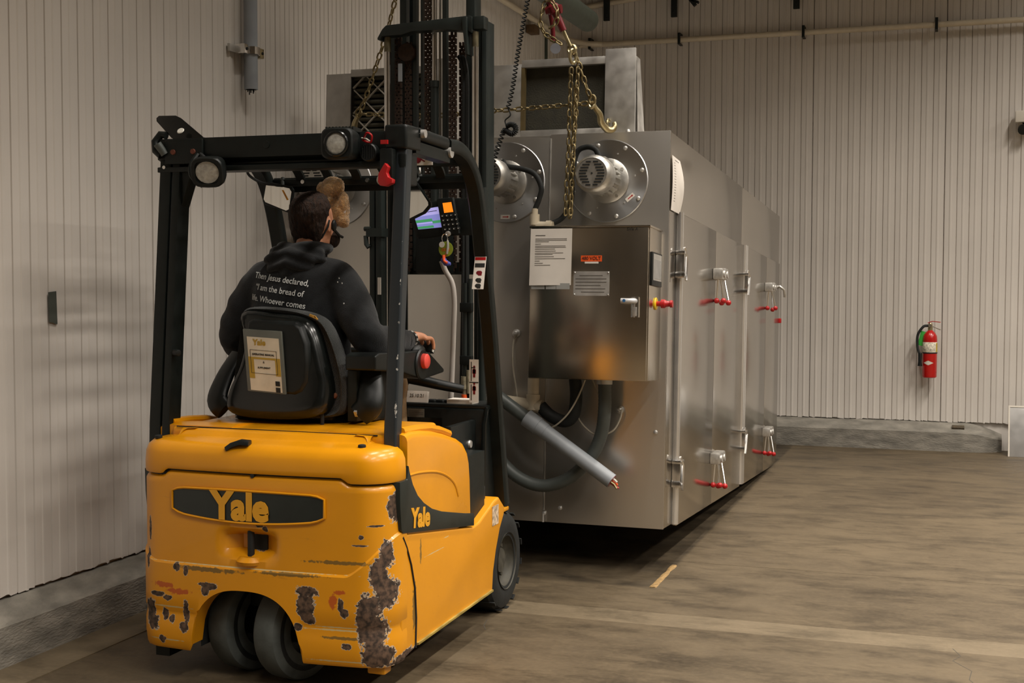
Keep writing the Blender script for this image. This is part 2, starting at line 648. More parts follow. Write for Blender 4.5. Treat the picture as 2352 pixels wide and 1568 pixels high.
MT['dim'] = mat('dim_block_wall', (0.50, 0.43, 0.34), 0.8, var=0.2, scale=1.5, worldco=True)
MT['dark'] = mat('dark_roof_deck', (0.24, 0.225, 0.19), 0.8, var=0.1)
floor = Mesh().box(-3.75, XR, YF, 12.6, -0.12, -0.006).build('floor', MT['joint'], smooth=0, kind='structure')
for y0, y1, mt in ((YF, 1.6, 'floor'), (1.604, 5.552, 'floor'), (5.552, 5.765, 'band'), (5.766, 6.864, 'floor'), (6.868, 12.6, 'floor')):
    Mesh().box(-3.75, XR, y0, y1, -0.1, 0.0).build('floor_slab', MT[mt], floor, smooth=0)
Mesh().box(-3.47, -3.272, YF, 12.09, -0.002, 0.004).build('floor_strip', MT['band'], floor, smooth=0)
for pts in ([(.02, 5.60), (.05, 5.50), (.02, 5.42), (.09, 5.30), (.08, 5.18), (.13, 5.05), (.11, 4.9)], [(-1.95, 5.40), (-1.93, 5.30), (-1.90, 5.24)]):
    mm = Mesh()
    for (a, b_) in zip(pts, pts[1:]):
        d_ = V((b_[0] - a[0], b_[1] - a[1], 0))
        nn_ = V((-d_.y, d_.x, 0)).normalized() * .0018
        p_, q_ = V((a[0], a[1], .0004)), V((b_[0], b_[1], .0004))
        mm.add([p_ - nn_, q_ - nn_, q_ + nn_, p_ + nn_], [(0, 1, 2, 3)])
    mm.build('floor_crack', MT['joint'], floor, smooth=0)
ceiling = Mesh().box(-3.8, XR + .1, YF - .1, YB + .2, ZC, ZC + 0.1).build('ceiling', MT['dark'], smooth=0, kind='structure')
Mesh().box(XR, XR + 0.1, YF, YB + .1, -0.1, ZC).build('wall_right', MT['dim'], smooth=0, kind='structure')
Mesh().box(-3.8, XR, YF - 0.1, YF, -0.1, ZC).build('wall_front', MT['dim'], smooth=0, kind='structure')
wall_left = Mesh().box(XL - 0.2, XL - 0.025, YF, YB + .2, 0, ZC).build('wall_left', MT['wall'], smooth=0, kind='structure')
wall_back = Mesh().box(XL - .025, XR, YB + 0.025, YB + 0.2, 0, ZC).build('wall_back', MT['wall'], smooth=0, kind='structure')


def rib_profile(pitch, n):
    """(u, depth) section of one panel: a narrow groove then a soft raised bead, n times"""
    p = []
    for i in range(n):
        u = i * pitch
        p += [(u, -0.011), (u + 0.0045, 0), (u + pitch * 0.40, 0.0015), (u + pitch * 0.45, 0.0055), (u + pitch * 0.56, 0.0055), (u + pitch * 0.61, 0.0015), (u + pitch - 0.0045, 0)]
    p.append((n * pitch, -0.011))
    return p


def panels(side, start, pitch, n, count, z0f):
    for k in range(count):
        u0 = start + k * pitch * n
        prof = rib_profile(pitch, n)
        zb = z0f(u0)
        fr, bk = [], []
        for (u, d) in prof:
            uu = u0 + 0.0015 + u * (1 - 0.003 / (pitch * n))
            if side == 'left':
                fr.append((XL + d, uu))
                bk.append((XL - 0.02, uu))
            else:
                fr.append((uu, YB - d))
                bk.append((uu, YB + 0.02))
        m = Mesh()
        nn = len(fr)
        rng_ = random.Random(k + (100 if side == 'left' else 0))
        vs = []
        for z in (zb, ZC):
            for (a, b_) in fr + bk[::-1]:
                vs.append((a, b_, z + (rng_.uniform(-0.006, 0.006) if z == zb else 0)))
        t = 2 * nn
        fs = [(i, (i + 1) % t, t + (i + 1) % t, t + i) for i in range(t)]
        m.add(vs, fs)
        m.build('wall_panel', MT['wall'], wall_left if side == 'left' else wall_back, smooth=25)


panels('left', 5.267 - 1.1825 * 4, 0.1075, 11, 10, lambda u: 0.245)
panels('back', -1.381 - 1.1605 * 2 + .12, 0.1055, 11, 5, lambda u: 0.245 if u < 0.3 else 0.02)

# kerbs below both walls
for nm, side in (('baseboard_left', 'L'), ('baseboard_back', 'B')):
    sec = [(0.24, 0), (0.0, 0), (0.0, 0.165), (0.012, 0.18), (0.10, 0.232), (0.24, 0.24)]
    rings = []
    a, b_ = (YF, 12.13) if side == 'L' else (XL, 0.42)
    N = 90 if side == 'L' else 46
    for i in range(N + 1):
        t = a + (b_ - a) * i / N
        rg = []
        for (d, z) in sec:
            j = 0.007 * noise.noise(V((t * 3.1, d * 20, z * 15))) if z > 0 else 0
            if side == 'L':
                rg.append((-3.47 - d + (j if d < .2 else 0), t, z + j))
            else:
                s = max(0.0, (t - 0.12) / 0.30)
                rg.append((t, 12.09 + d - (j if d < .2 else 0) + 0.12 * s * s * (d < .2), (z + j) * (1 - 0.38 * s ** 1.5)))
        rings.append(rg)
    Mesh().loft(rings, True, True, True).build(nm, MT['curb'], smooth=30, kind='structure')

# small plate set into the kerb top
Mesh().box(0.0, 0.105, 12.11, 12.15, 0.150, 0.190).xf(Matrix.Translation((0.055, 12.13, 0.17)) @ Matrix.Rotation(R(-60), 4, 'X') @ Matrix.Translation((-0.055, -12.13, -0.17))).xf(Matrix.Translation((0, 0.015, 0.035))).build('kerb_plate', mat('rusty_plate', '#4a4030', 0.8, var=0.4, scale=60), label='small rusty rectangular plate set in the concrete kerb under the fire extinguisher', cat='plate', bevel=0.002)

# tan strip of old sealant along the edge of the dark floor rectangle
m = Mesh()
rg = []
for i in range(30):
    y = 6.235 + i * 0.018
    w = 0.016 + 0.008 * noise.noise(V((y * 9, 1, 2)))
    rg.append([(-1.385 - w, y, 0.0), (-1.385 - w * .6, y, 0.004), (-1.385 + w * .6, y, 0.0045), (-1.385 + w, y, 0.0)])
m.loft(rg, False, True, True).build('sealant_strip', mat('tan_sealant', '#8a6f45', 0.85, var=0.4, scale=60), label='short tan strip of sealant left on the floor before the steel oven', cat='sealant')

# ---------------------------------------------------------------- conduits on the walls
cp = thing('conduit_pipe', 'long cream conduit pipe clamped high around the corner of the ribbed walls', 'pipe', (-3.3, 12.2, 3.7))
Mesh().tube(spline([(-3.50, 8.2, 3.77), (-3.50, 11.2, 3.77), (-3.49, 11.75, 3.77), (-3.42, 12.05, 3.77), (-3.25, 12.19, 3.77), (-2.9, 12.21, 3.77), (3.4, 12.21, 3.78)], 8), 0.026, 10).build('pipe', MT['pvc'], cp)
for x in (-3.36, -2.49, -1.345, -0.19, 0.95, 2.1):
    mm = Mesh().box(x - 0.012, x + 0.012, 12.17, 12.29, 3.725, 3.735).box(x - 0.012, x + 0.012, 12.165, 12.178, 3.725, 3.83).box(x - 0.012, x + 0.012, 12.17, 12.29, 3.82, 3.83)
    mm.build('clamp', MT['black'], cp)
Mesh().tube([(-3.53, 12.262, 4.13), (-2.9, 12.262, 4.20), (-1.9, 12.262, 4.31)], 0.027, 10).build('sloping_pipe', MT['pvc'], label='pale sloping pipe high on the back wall behind the round duct', cat='pipe')
Mesh().box(-3.6, 1.2, 12.14, 12.20, 4.24, 4.30).build('ledger_beam', MT['black'], label='dark steel beam running along the top of the back wall', cat='beam', bevel=0.003)
for x, zb, lb in ((-3.20, 3.99, 'black hanger strap on the back wall beside the round duct'), (-2.545, 3.985, 'black hanger strap on the back wall above the filter housing with the dark pad'), (-1.412, 3.99, 'black hanger strap above the cream pipe over the tall steel doors')):
    hs = thing('hanger_strap', lb, 'bracket', (x, 12.2, zb))
    Mesh().box(x - 0.028, x + 0.028, 12.19, 12.225, zb, 4.9).build('strap', MT['black'], hs, bevel=0.002)
    Mesh().cyl((x, 12.185, zb + .05), (x, 12.22, zb + .05), 0.012, n=8).build('bolt', MT['black'], hs)
for (x, dz, lb) in ((-2.42, 0.30, 'black diagonal brace under the beam near the hanger strap'), (-1.62, 0.18, 'short black diagonal brace under the beam over the steel doors')):
    br = thing('diagonal_brace', lb, 'bracket', (x, 12.1, 4.05))
    Mesh().obox((x, 12.12, 4.18), (0.035, 0.05, dz), (0, -38, 0)).build('brace_bar', MT['black'], br, bevel=0.002)
    Mesh().obox((x + .09, 12.12, 4.10), (0.07, 0.05, 0.02), (0, 20, 0)).build('foot_plate', MT['black'], br)
dct = thing('round_duct', 'dark grey round duct hanging below the roof above the steel oven', 'duct', (-2.62, 9.4, 3.4))
Mesh().lathe([(0.078, 0), (0.085, 0.02), (0.085, 2.4)], (-2.70, 9.75, 3.50), (0, -1, 0), 24).build('duct_tube', mat('grey_green_duct', '#43493f', 0.55, var=0.1), dct)
for y in (9.3, 7.6):
    Mesh().cyl((-2.70, y, 3.6), (-2.70, y, ZC), 0.006, n=6).build('hanger_rod', MT['black'], dct)
jb = thing('junction_block', 'small brown block fixed to the ribbed wall under the cream pipe', 'block', (-3.53, 10.7, 3.6))
Mesh().box(-3.57, -3.49, 10.86, 11.0, 3.66, 3.73).build('block', mat('brown_wood', '#5b4429', 0.8, var=0.3, scale=30), jb, bevel=0.004)
tr = thing('trim_1', None, None, (-3.56, 11.45, 2.2), kind='structure')
Mesh().box(-3.578, -3.562, 11.43, 11.47, 0.25, 3.75).build('corner_strip', mat('dark_green_strip', '#3d463c', 0.6), tr)

# vertical pipe stub on the left wall
sp = thing('pipe_stub', 'grey upright pipe stub strapped to the ribbed wall, cut off at its lower end', 'pipe', (-3.50, 6.06, 2.5))
Mesh().lathe([(0.028, 0), (0.036, 0), (0.036, 2.6)], (-3.52, 6.08, 2.51), (0, 0, 1), 20, False).build('pipe', MT['gpvc'], sp)
Mesh().cyl((-3.52, 6.08, 2.53), (-3.52, 6.08, 2.54), 0.029, n=12).build('pipe_bore', MT['rubber'], sp)
for i in range(5):
    a = i * 1.3
    Mesh().tube([(-3.52 + .014 * math.cos(a), 6.08 + .014 * math.sin(a), 2.55), (-3.52 + .017 * math.cos(a), 6.08 + .017 * math.sin(a), 2.497 - .006 * (i % 3))], 0.003, 6).build('cut_wire', MT['rubber'], sp)
Mesh().box(-3.57, -3.555, 5.93, 6.20, 2.69, 2.73).build('strut', MT['galv'], sp, bevel=0.002)
Mesh().tube([(-3.55, 6.08 - .040, 2.71), (-3.515, 6.08 - .043, 2.71), (-3.482, 6.08 - .025, 2.71), (-3.478, 6.08, 2.71), (-3.482, 6.08 + .025, 2.71), (-3.515, 6.08 + .043, 2.71), (-3.55, 6.08 + .040, 2.71)], 1, sec=[(-.0025, -.018), (.0025, -.018), (.0025, .018), (-.0025, .018)], ref=(0, 0, 1)).build('clamp_band', MT['chrome'], sp)
for y in (-.075, .085):
    q = Mesh().box(-3.555, -3.50, 6.08 + y - .02, 6.08 + y + .02, 2.685, 2.735).build('clamp_ear', MT['brass'] if y > 0 else MT['chrome'], sp, bevel=0.003)
    Mesh().cyl((-3.50, 6.08 + y, 2.71), (-3.495, 6.08 + y, 2.71), 0.008, n=8).build('screw', MT['rubber'], q)

# dark tape on the left wall
m = Mesh()
yy, zz = (4.50, 4.556), (1.458, 1.33)
m.add([(XL + .007, 4.505, 1.460), (XL + .007, 4.556, 1.464), (XL + .007, 4.561, 1.326), (XL + .007, 4.548, 1.325), (XL + .007, 4.535, 1.331), (XL + .007, 4.508, 1.335)], [(0, 1, 2, 3, 4, 5)])
m.add([(p.x + .0012, p.y, p.z) for p in m.v[:6]], [(5, 4, 3, 2, 1, 0)])
m.add([], [(i, (i + 1) % 6, 6 + (i + 1) % 6, 6 + i) for i in range(6)]) if False else None
for i in range(6):
    m.f.append([i, (i + 1) % 6, 6 + (i + 1) % 6, 6 + i])
m.build('tape_strip', mat('grey_tape', '#43473f', 0.7, var=0.1), smooth=0, label='short strip of dark grey tape stuck upright on the ribbed wall beside the forklift', cat='tape')

# emergency light at the right edge
el = thing('emergency_light', 'small white box light with a black bracket high on the back wall', 'light', (0.60, 12.2, 2.80))
Mesh().box(0.475, 0.76, 12.14, 12.25, 2.885, 2.985).build('housing', MT['white'], el, bevel=0.008)
Mesh().box(0.50, 0.74, 12.25, 12.296, 2.80, 2.985).build('back_plate', MT['white'], el)
for x in (0.535, 0.70):
    h = Mesh().lathe([(0.02, 0), (0.042, .03), (0.045, .06), (0.0, .062)], (x, 12.21, 2.845), (0.1, -1, -.5), 16).build('lamp_head', MT['blackp'], el)
    Mesh().tube([(x, 12.20, 2.89), (x + .02, 12.20, 2.86), (x, 12.2, 2.80)], 0.008, 6).build('bracket', MT['black'], h)

# leaning sheet on the floor by the right wall
ls = thing('leaning_sheet', 'pale metal sheet leaning against the back wall beside the kerb end', 'sheet', (0.9, 11.95, 0))
T = Matrix.Translation((0.475, 11.93, 0.0)) @ Matrix.Rotation(R(-14), 4, 'X')
Mesh().box(0, 0.9, 0, 0.012, 0.0, 0.43).xf(T).build('sheet', mat('pale_sheet', '#b9b7b4', 0.35, 0.6, var=0.05), ls, bevel=0.002)
Mesh().box(-0.012, 0.0, -0.004, 0.03, 0.0, 0.445).box(0, .9, -.004, .03, 0.43, 0.445).xf(T).build('edge_frame', MT['white'], ls)

# ---------------------------------------------------------------- fire extinguisher
ex = thing('fire_extinguisher', 'red fire extinguisher with black hose hung on the back ribbed wall', 'extinguisher', (-0.2, 12.19, 0.645))
ox, oy, oz = -0.198, 12.195, 0.645
Mesh().lathe([(0.05, 0), (0.060, .006), (0.062, .015), (0.062, .345), (0.058, .375), (0.043, .402), (0.026, .418), (0.02, .425)], (ox, oy, oz), (0, 0, 1), 28).build('cylinder', MT['redpaint'], ex)
Mesh().lathe([(0.0625, .225), (0.0632, .226), (0.0632, .318), (0.0625, .319)], (ox, oy, oz), (0, 0, 1), 28, False).build('instruction_label', mat('printed_label', '#d8d0bd', 0.5, var=0.5, scale=70), ex, label='white instruction label')
Mesh().lathe([(0.0635, .218), (0.0645, .219), (0.0645, .228), (0.0635, .229)], (ox, oy, oz), (0, 0, 1), 28, False).build('band', MT['rubber'], ex)
ylab = Mesh()
ring = []
for i in range(5):
    a = R(-70 + 30 * i / 4 + 35)
    ring.append((ox + .0636 * math.cos(a), oy + .0636 * math.sin(a)))
ylab.loft([[(p[0], p[1], oz + h) for h in (.232, .312)] for p in ring], False, False, False).build('yellow_panel', mat('yellow_label', '#b8a02c', 0.5), ex)
lz = Mesh()
cz = oz + .135
pts = [(-.046, 0), (0, .02), (.046, 0), (0, -.02)]


def onc(p, r=.0630):
    a = p[0] / r - .19
    return (ox + r * math.sin(a), oy - r * math.cos(a), cz + p[1])


sub = []
for k in range(9):
    t = -1 + 2 * k / 8
    h = .02 * (1 - abs(t)) + .0005
    sub.append([onc((t * .046, -h)), onc((t * .046, h))])
lz.loft(sub, False, False, False).build('diamond_emblem', MT['white'], ex, label='white diamond emblem')
Mesh().lathe([(0.02, .42), (.022, .44), (.018, .455), (.022, .47), (.012, .49)], (ox, oy, oz), (0, 0, 1), 14).build('valve', MT['brass'], ex)
Mesh().tube([(ox - .02, oy, oz + .49), (ox + .02, oy - .01, oz + .505), (ox + .085, oy - .035, oz + .498)], 1, sec=[(-.011, -.003), (.011, -.003), (.011, .003), (-.011, .003)], ref=(0, 0, 1)).build('top_lever', MT['redpaint'], ex)
Mesh().tube([(ox - .01, oy, oz + .46), (ox + .03, oy - .01, oz + .455), (ox + .09, oy - .035, oz + .43)], 1, sec=[(-.010, -.003), (.010, -.003), (.010, .003), (-.010, .003)], ref=(0, 0, 1)).build('carry_handle', MT['chrome'], ex)
Mesh().cyl((ox - .002, oy - .03, oz + .468), (ox - .002, oy - .012, oz + .468), 0.016, n=14).build('gauge', MT['chrome'], ex)
Mesh().tube(spline([(ox - .02, oy, oz + .465), (ox - .06, oy - .02, oz + .455), (ox - .105, oy - .02, oz + .38), (ox - .105, oy - .02, oz + .27), (ox - .085, oy - .03, oz + .21)], 6), 0.012, 8).build('hose', MT['rubber'], ex)
Mesh().lathe([(0.012, 0), (.016, .01), (.015, .08), (.02, .12)], (ox - .083, oy - .032, oz + .225), (0, 0, -1), 12).build('nozzle', MT['blackp'], ex)
Mesh().obox((ox - .068, oy - .004, oz + .35), (0.05, .003, .13), (0, 12, 0)).build('green_tag', mat('green_tag', '#35a03a', 0.5), ex, bevel=0.001, label='green inspection tag')
Mesh().box(ox - .02, ox + .02, oy + .05, 12.296, oz + .3, oz + .42).build('wall_hook', MT['black'], ex)
# ================================================================== steel oven (lifted at its near end, so tipped by 3 degrees)
oven = thing('industrial_oven', 'large stainless steel walk-in oven with round fan plates, tipped up at its near end', 'oven', (-1.40, 6.55, 0.23))
oven.rotation_euler = (R(-3.03), 0, 0)
ORG[oven] = V((0, 0, 0))
OW, OL, OH = -2.14, 4.44, 2.06
Mesh().box(OW, -0.006, 0.006, OL, 0.004, OH - 0.004).build('body', MT['steel'], oven, bevel=0.003)
for x0, x1, zt in ((-0.648, 0.0, 2.06), (-1.112, -0.652, 2.042), (-1.488, -1.116, 2.042), (-2.14, -1.492, 2.06)):
    Mesh().box(x0 + .0015, x1 - .0015, 0.0, 0.008, 0.0, zt).build('front_panel', MT['steel'], oven, bevel=0.0012)
Mesh().box(-0.651, -0.649 + .004, -0.003, 0.0, 0.06, 2.04).build('seam_strip', MT['galv'], oven)
# right side: upper band and doors
for y0, y1 in ((0.006, 2.40), (2.403, 4.44)):
    Mesh().box(-0.006, 0.0, y0, y1, 1.662, 2.055).build('side_panel', MT['steel_side'], oven, bevel=0.001)
Mesh().box(-0.006, 0.0, 0.006, 0.205, 0.004, 1.660).build('side_panel', MT['steel_side'], oven, bevel=0.001)
doors = []
for y0, y1 in ((0.262, 1.314), (1.320, 2.425), (2.56, 3.593), (3.599, 4.40)):
    doors.append(Mesh().box(-0.006, 0.014, y0, y1, -0.012, 1.655).build('door', MT['steel_side'], oven, bevel=0.002))
bars = []
for y0, y1, n in ((0.21, 0.258, 2), (2.43, 2.490, 2), (2.495, 2.556, 2)):
    bars.append(Mesh().tube([(0.004, (y0 + y1) / 2, 0.0), (0.004, (y0 + y1) / 2, 1.66)], 1, sec=[(0.024 * math.cos(t) * (y1 - y0) / .05, 0.026 * math.sin(t)) for t in [2 * math.pi * i / 14 for i in range(14)]], ref=(1, 0, 0)).build('hinge_bar', mat('polished_steel', (0.82, 0.81, 0.79), 0.22, 0.9, var=0.03) if not bars else bars[0].data.materials[0], oven, label='polished vertical hinge bar'))
for k, (y, z) in enumerate(((0.225, 1.385), (0.225, 0.275), (2.475, 1.397), (2.475, 0.305))):
    par = bars[0 if k < 2 else 1]
    q = Mesh().box(0.0, 0.045, y - .035, y + .035, z - .055, z + .055).box(0.0, 0.05, y - .05, y - .03, z - .075, z - .045).box(0.0, 0.05, y - .05, y + .05, z + .05, z + .068).box(0.0, 0.05, y - .05, y + .05, z - .068, z - .05)
    q.build('hinge', MT['chrome'], par, bevel=0.004)
    Mesh().tube([(0.04, y - .02, z + .085), (0.05, y + .01, z + .04), (0.055, y - .03 - .05 * (k > 1), z - .09)], 0.008, 6).build('hinge_pin', MT['chrome'], par)


def clamp(y, z, nb, dr):
    par = oven
    q = Mesh().box(0.012, 0.075, y - .085, y - .01, z - .035, z + .035).box(0.012, 0.078, y + .01, y + .10, z - .030, z + .040)
    c = q.build('door_clamp', mat('clamp_aluminium', (0.66, 0.64, 0.6), 0.35, 0.9, var=0.15, scale=40) if 'clampm' not in MT else MT['clampm'], par, bevel=0.012)
    MT['clampm'] = c.data.materials[0]
    for yy in (y - .05, y + .05):
        Mesh().cyl((0.073, yy, z), (0.084, yy, z), 0.022, n=12).build('clamp_pivot', MT['galv'], c)
    Mesh().box(0.03, 0.055, y + .09, y + .14, z - .02, z + .03).build('clamp_arm', MT['clampm'], c, bevel=0.006)
    for i in range(nb):
        t = i / (nb - 1) * 2 - 1
        y1 = y + (.05 if i % 2 else -.05)
        y2 = y1 * .6 + y * .4 + dr
        zb = z - .15 - .010 * (i % 2)
        xx = .030 + .062 * i / (nb - 1)
        Mesh().tube([(.04 + .02 * i / (nb - 1), y1, z - .02), (xx, y2, zb)], 0.0055, 6).build('clamp_lever', MT['chrome'], c)
        Mesh().ball((xx, y2, zb - .012), 0.0175, 12, 8).build('red_knob', MT['red'], c, label='red ball knob')


clamp(1.317, 1.391, 4, 0.0)
clamp(1.335, 0.270, 4, -0.02)
clamp(3.60, 1.420, 3, 0.0)
clamp(3.61, 0.298, 4, -0.02)
Mesh().box(0.0, 0.03, 4.41, 4.46, 1.16, 1.20).build('rear_latch', MT['red'], oven, bevel=0.006)
Mesh().tube([(0.01, 4.42, 1.47), (0.05, 4.43, 1.44), (0.055, 4.45, 1.38)], 0.012, 8).build('rear_hinge', MT['clampm'], oven)
# bolts along the lower edge of the front
for x, z in ((-0.645, 0.046), (-0.558, 0.078), (-0.05, 0.5)):
    Mesh().lathe([(0.011, 0), (0.011, .005), (0.006, .008)], (x, 0, z), (0, -1, 0), 10).build('bolt', MT['galv'], oven)
Mesh().cyl((-.647, -0.012, 0.0), (-.647, -0.012, 0.045), 0.006, n=8).build('drain_stub', MT['galv'], oven)


# fan plates and motors
def fan(cx, cz, motor, grille_rot=0.0):
    pl = Mesh().lathe([(0.218, 0.0), (0.218, 0.004), (0.214, 0.0075), (0.0, 0.0075)], (cx, 0, cz), (0, -1, 0), 64).build('fan_plate', MT['alu'], oven, smooth=30)
    for i in range(8):
        a = 2 * math.pi * (i + .35) / 8
        Mesh().lathe([(0.0115, 0), (0.0115, .005), (0.007, .009), (0.001, .0095)], (cx + .193 * math.cos(a), -.0075, cz + .193 * math.sin(a)), (0, -1, 0), 10).build('bolt', MT['galv'], pl)
    for i in range(6):
        a = 2 * math.pi * (i + .15) / 6
        Mesh().lathe([(0.005, 0), (0.004, .003)], (cx + .15 * math.cos(a), -.0075, cz + .15 * math.sin(a)), (0, -1, 0), 8).build('rivet', MT['galv'], pl)
    if not motor:
        return pl
    mo = Mesh().lathe([(0.118, .006), (0.118, .016), (0.110, .022), (0.078, .03), (0.074, .05), (0.074, .19), (0.09, .195), (0.097, .205), (0.097, .285), (0.092, .305), (0.080, .317), (0.078, .318)], (cx, 0, cz), (0, -1, 0), 40, False).build('motor', MT['cast'], oven, smooth=35)
    Mesh().lathe([(0.079, .316), (0.0, .316)], (cx, 0, cz), (0, -1, 0), 40, False).build('fan_cover', MT['cast'], mo)
    sl = Mesh()
    for r in range(9):
        zz = (r - 4) * 0.0145
        wmax = math.sqrt(max(0.0, 0.066 ** 2 - zz ** 2))
        gap = 0.006 + 0.024 * (1 - abs(r - 4) / 4.0)
        for sg in (-1, 1):
            if wmax - gap > 0.008:
                a, b_ = sorted((sg * gap, sg * wmax))
                sl.box(cx + a, cx + b_, -.3185, -.315, cz + zz - .0036, cz + zz + .0036)
    sl.xf(Matrix.Translation((cx, 0, cz)) @ Matrix.Rotation(R(grille_rot), 4, 'Y') @ Matrix.Translation((-cx, 0, -cz)))
    sl.build('vent_slots', MT['rubber'], mo, kind='stuff', smooth=0)
    Mesh().cyl((cx, -.3185, cz), (cx, -.315, cz), 0.005, n=8).build('vent_hub', MT['rubber'], mo)
    for i in range(18):
        a = 2 * math.pi * i / 18
        p = V((math.cos(a), 0, math.sin(a)))
        q = V((-math.sin(a), 0, math.cos(a)))
        c = V((cx, -.12, cz)) + p * .079
        Mesh().obox(c, (0.018, 0.12, 0.0085), Matrix((p, V((0, 1, 0)), q)).transposed()).build('cooling_fin', MT['cast'], mo)
    for i in range(4):
        a = math.pi / 2 * i + .6
        Mesh().lathe([(0.009, 0), (0.009, .008)], (cx + .1 * math.cos(a), -.02, cz + .1 * math.sin(a)), (0, -1, 0), 8).build('flange_bolt', MT['chrome'], mo)
    Mesh().box(cx - .03, cx + .03, -.17, -.09, cz + .07, cz + .105).build('terminal_box', MT['cast'], mo, bevel=0.006)
    return pl


f1 = fan(-0.332, 1.806, True)
f2 = fan(-0.893, 1.810, True)
f3 = fan(-1.335, 1.806, True)
f4 = fan(-1.900, 1.800, True)
for fp, x, z, a in ((f1, -0.208, 1.717, 40), (f2, -0.894, 1.624, 0)):
    T = Matrix.Translation((x, -0.0085, z)) @ Matrix.Rotation(R(-a), 4, 'Y')
    st = Mesh().box(-.026, .026, -.0006, .0006, -.011, .011).xf(T).build('arrow_sticker', MT['paper'], fp)
    Mesh().box(-.014, .014, -.0012, -.0006, -.0022, .0022).add([(.012, -.001, .006), (.021, -.001, 0), (.012, -.001, -.006)], [(0, 1, 2)]).xf(T).build('red_arrow', MT['red'], st)

# ---------------------------------------------------------------- filter housings on the roof
for k, (xa, xb, xc, xd) in enumerate(((-1.004, -0.835, -0.369, -0.205), (-2.008, -1.855, -1.389, -1.225))):
    par = Mesh().box(xa, xd, .14, .15, 2.06, 2.44).box(xa, xa + .006, .062, .15, 2.06, 2.45).box(xd - .006, xd, .062, .15, 2.06, 2.47).box(xa, xd, .06, .15, 2.44, 2.446)
    hp = par.build('filter_housing', MT['galv'], oven, bevel=0.0015)
    Mesh().box(xa, xb, .05, .062, 2.045, 2.455).build('side_plate', MT['galv'], hp, bevel=0.002)
    Mesh().box(xc, xd, .045, .062, 2.062, 2.51).build('side_plate', MT['galv'], hp, bevel=0.002)
    Mesh().box(xb, xc, .048, .075, 2.435, 2.475).build('top_rail', MT['galv'], hp, bevel=0.002)
    Mesh().box(xb, xc, .048, .075, 2.062, 2.095).build('bottom_rail', MT['galv'], hp, bevel=0.002)
    if k == 0:
        Mesh().box(xb - .004, xb + .016, .05, .085, 2.09, 2.44).build('slide_track', mat('old_brass', '#7a6a48', 0.5, 0.5), hp)
    Mesh().add([(xd, .07, 2.47), (xd, .15, 2.47), (xd + .02, .20, 2.06), (xd + .012, .07, 2.06)], [(0, 1, 2, 3)]).build('gusset', MT['galv'], hp)
    if k == 0:
        Mesh().box(xb, xc, .10, .115, 2.09, 2.44).build('filter_pad', mat('dark_filter_pad', '#3a382e', 0.9, var=0.25, scale=20, bump=0.3, bscale=120), hp)
    else:
        fl = Mesh().box(xb, xc, .12, .13, 2.08, 2.46).build('filter_pad', mat('filter_backing', '#15150f', 0.9), hp)
        for i in range(11):
            z = 2.10 + i * 0.033
            Mesh().tube([(xb + .005, .10, z), (xc - .005, .10, z)], 1, sec=[(.014 * math.cos(t), .012 * math.sin(t)) for t in [2 * math.pi * q / 10 for q in range(10)]], ref=(0, 0, 1)).build('filter_pleat', mat('grey_pleat', '#4c493d', 0.9, var=0.2, scale=60) if 'pleat' not in MT else MT['pleat'], fl)
            MT['pleat'] = fl.children[0].data.materials[0]
        lat = mat('white_filter_card', '#b9b2a6', 0.8, var=0.05)
        w, h = xc - xb, .38
        sx, sz = w / 3, h / 2.6
        card = []
        Mesh().box(xb, xc, .078, .084, 2.445, 2.47).build('card_edge', lat, fl)
        for i in range(-4, 5):
            for sg in (1, -1):
                p0 = V((xb + (i if sg > 0 else i) * sx, 0, 2.08))
                # clip the diagonal to the filter opening
                t0, t1 = 0.0, 2.6
                for t in ():
                    pass
                x0 = p0.x if sg > 0 else p0.x
                pts = []
                for t in [q * 2.6 / 40 for q in range(41)]:
                    x = x0 + sg * t * sx
                    if xb <= x <= xc:
                        pts.append((x, .081, 2.08 + t * sz))
                if len(pts) > 4:
                    Mesh().bar([pts[0], pts[-1]], 0.005, 0.017, ref=(0, 1, 0)).build('card_strip', lat, fl)
for x in (-0.342, -1.936):
    eb = Mesh().cyl((x, .03, 2.06), (x, .03, 2.085), .018, n=10).tube([(x, .03 + .026 * math.cos(t), 2.108 + .026 * math.sin(t)) for t in [2 * math.pi * i / 14 for i in range(14)]], .008, 8, True)
    eb.build('lifting_eye', MT['brass'], oven, label='zinc lifting eye bolt')
Mesh().lathe([(0.012, 0), (.012, .012), (.005, .02)], (-.235, .03, 2.06), (0, 0, 1), 8).build('bolt', MT['galv'], oven)

# ---------------------------------------------------------------- control cabinet
cb = Mesh().box(-0.641, -0.025, -0.325, -0.055, 0.77, 1.533).build('control_cabinet', MT['steel_cab'], oven, bevel=0.004)
Mesh().box(-0.620, -0.045, -0.055, 0.0, 0.82, 1.48).build('mounting_frame', MT['galv'], cb)
cd = Mesh().box(-0.638, -0.030, -0.342, -0.327, 0.774, 1.529).build('cabinet_door', MT['steel_cab'], cb, bevel=0.003)
Mesh().box(-0.645, -0.02, -0.345, -0.05, 1.531, 1.541).build('rain_hood', MT['steel_cab'], cb, bevel=0.002)
FY = -0.3425
hd = Mesh().tube([(-0.088, FY - .006, 1.085), (-0.088, FY - .006, 1.185)], 1, sec=[(.022 * math.cos(t), .008 * math.sin(t)) for t in [2 * math.pi * i / 16 for i in range(16)]], ref=(0, 1, 0)).build('lock_plate', MT['chrome'], cb, label='chrome swing lock')
Mesh().tube(spline([(-0.088, FY - .012, 1.165), (-0.092, FY - .04, 1.165), (-0.115, FY - .048, 1.164), (-0.15, FY - .048, 1.165)], 5), .0135, 10).build('lever', mat('white_lever', '#cfd0d2', 0.3, 0.3), hd)
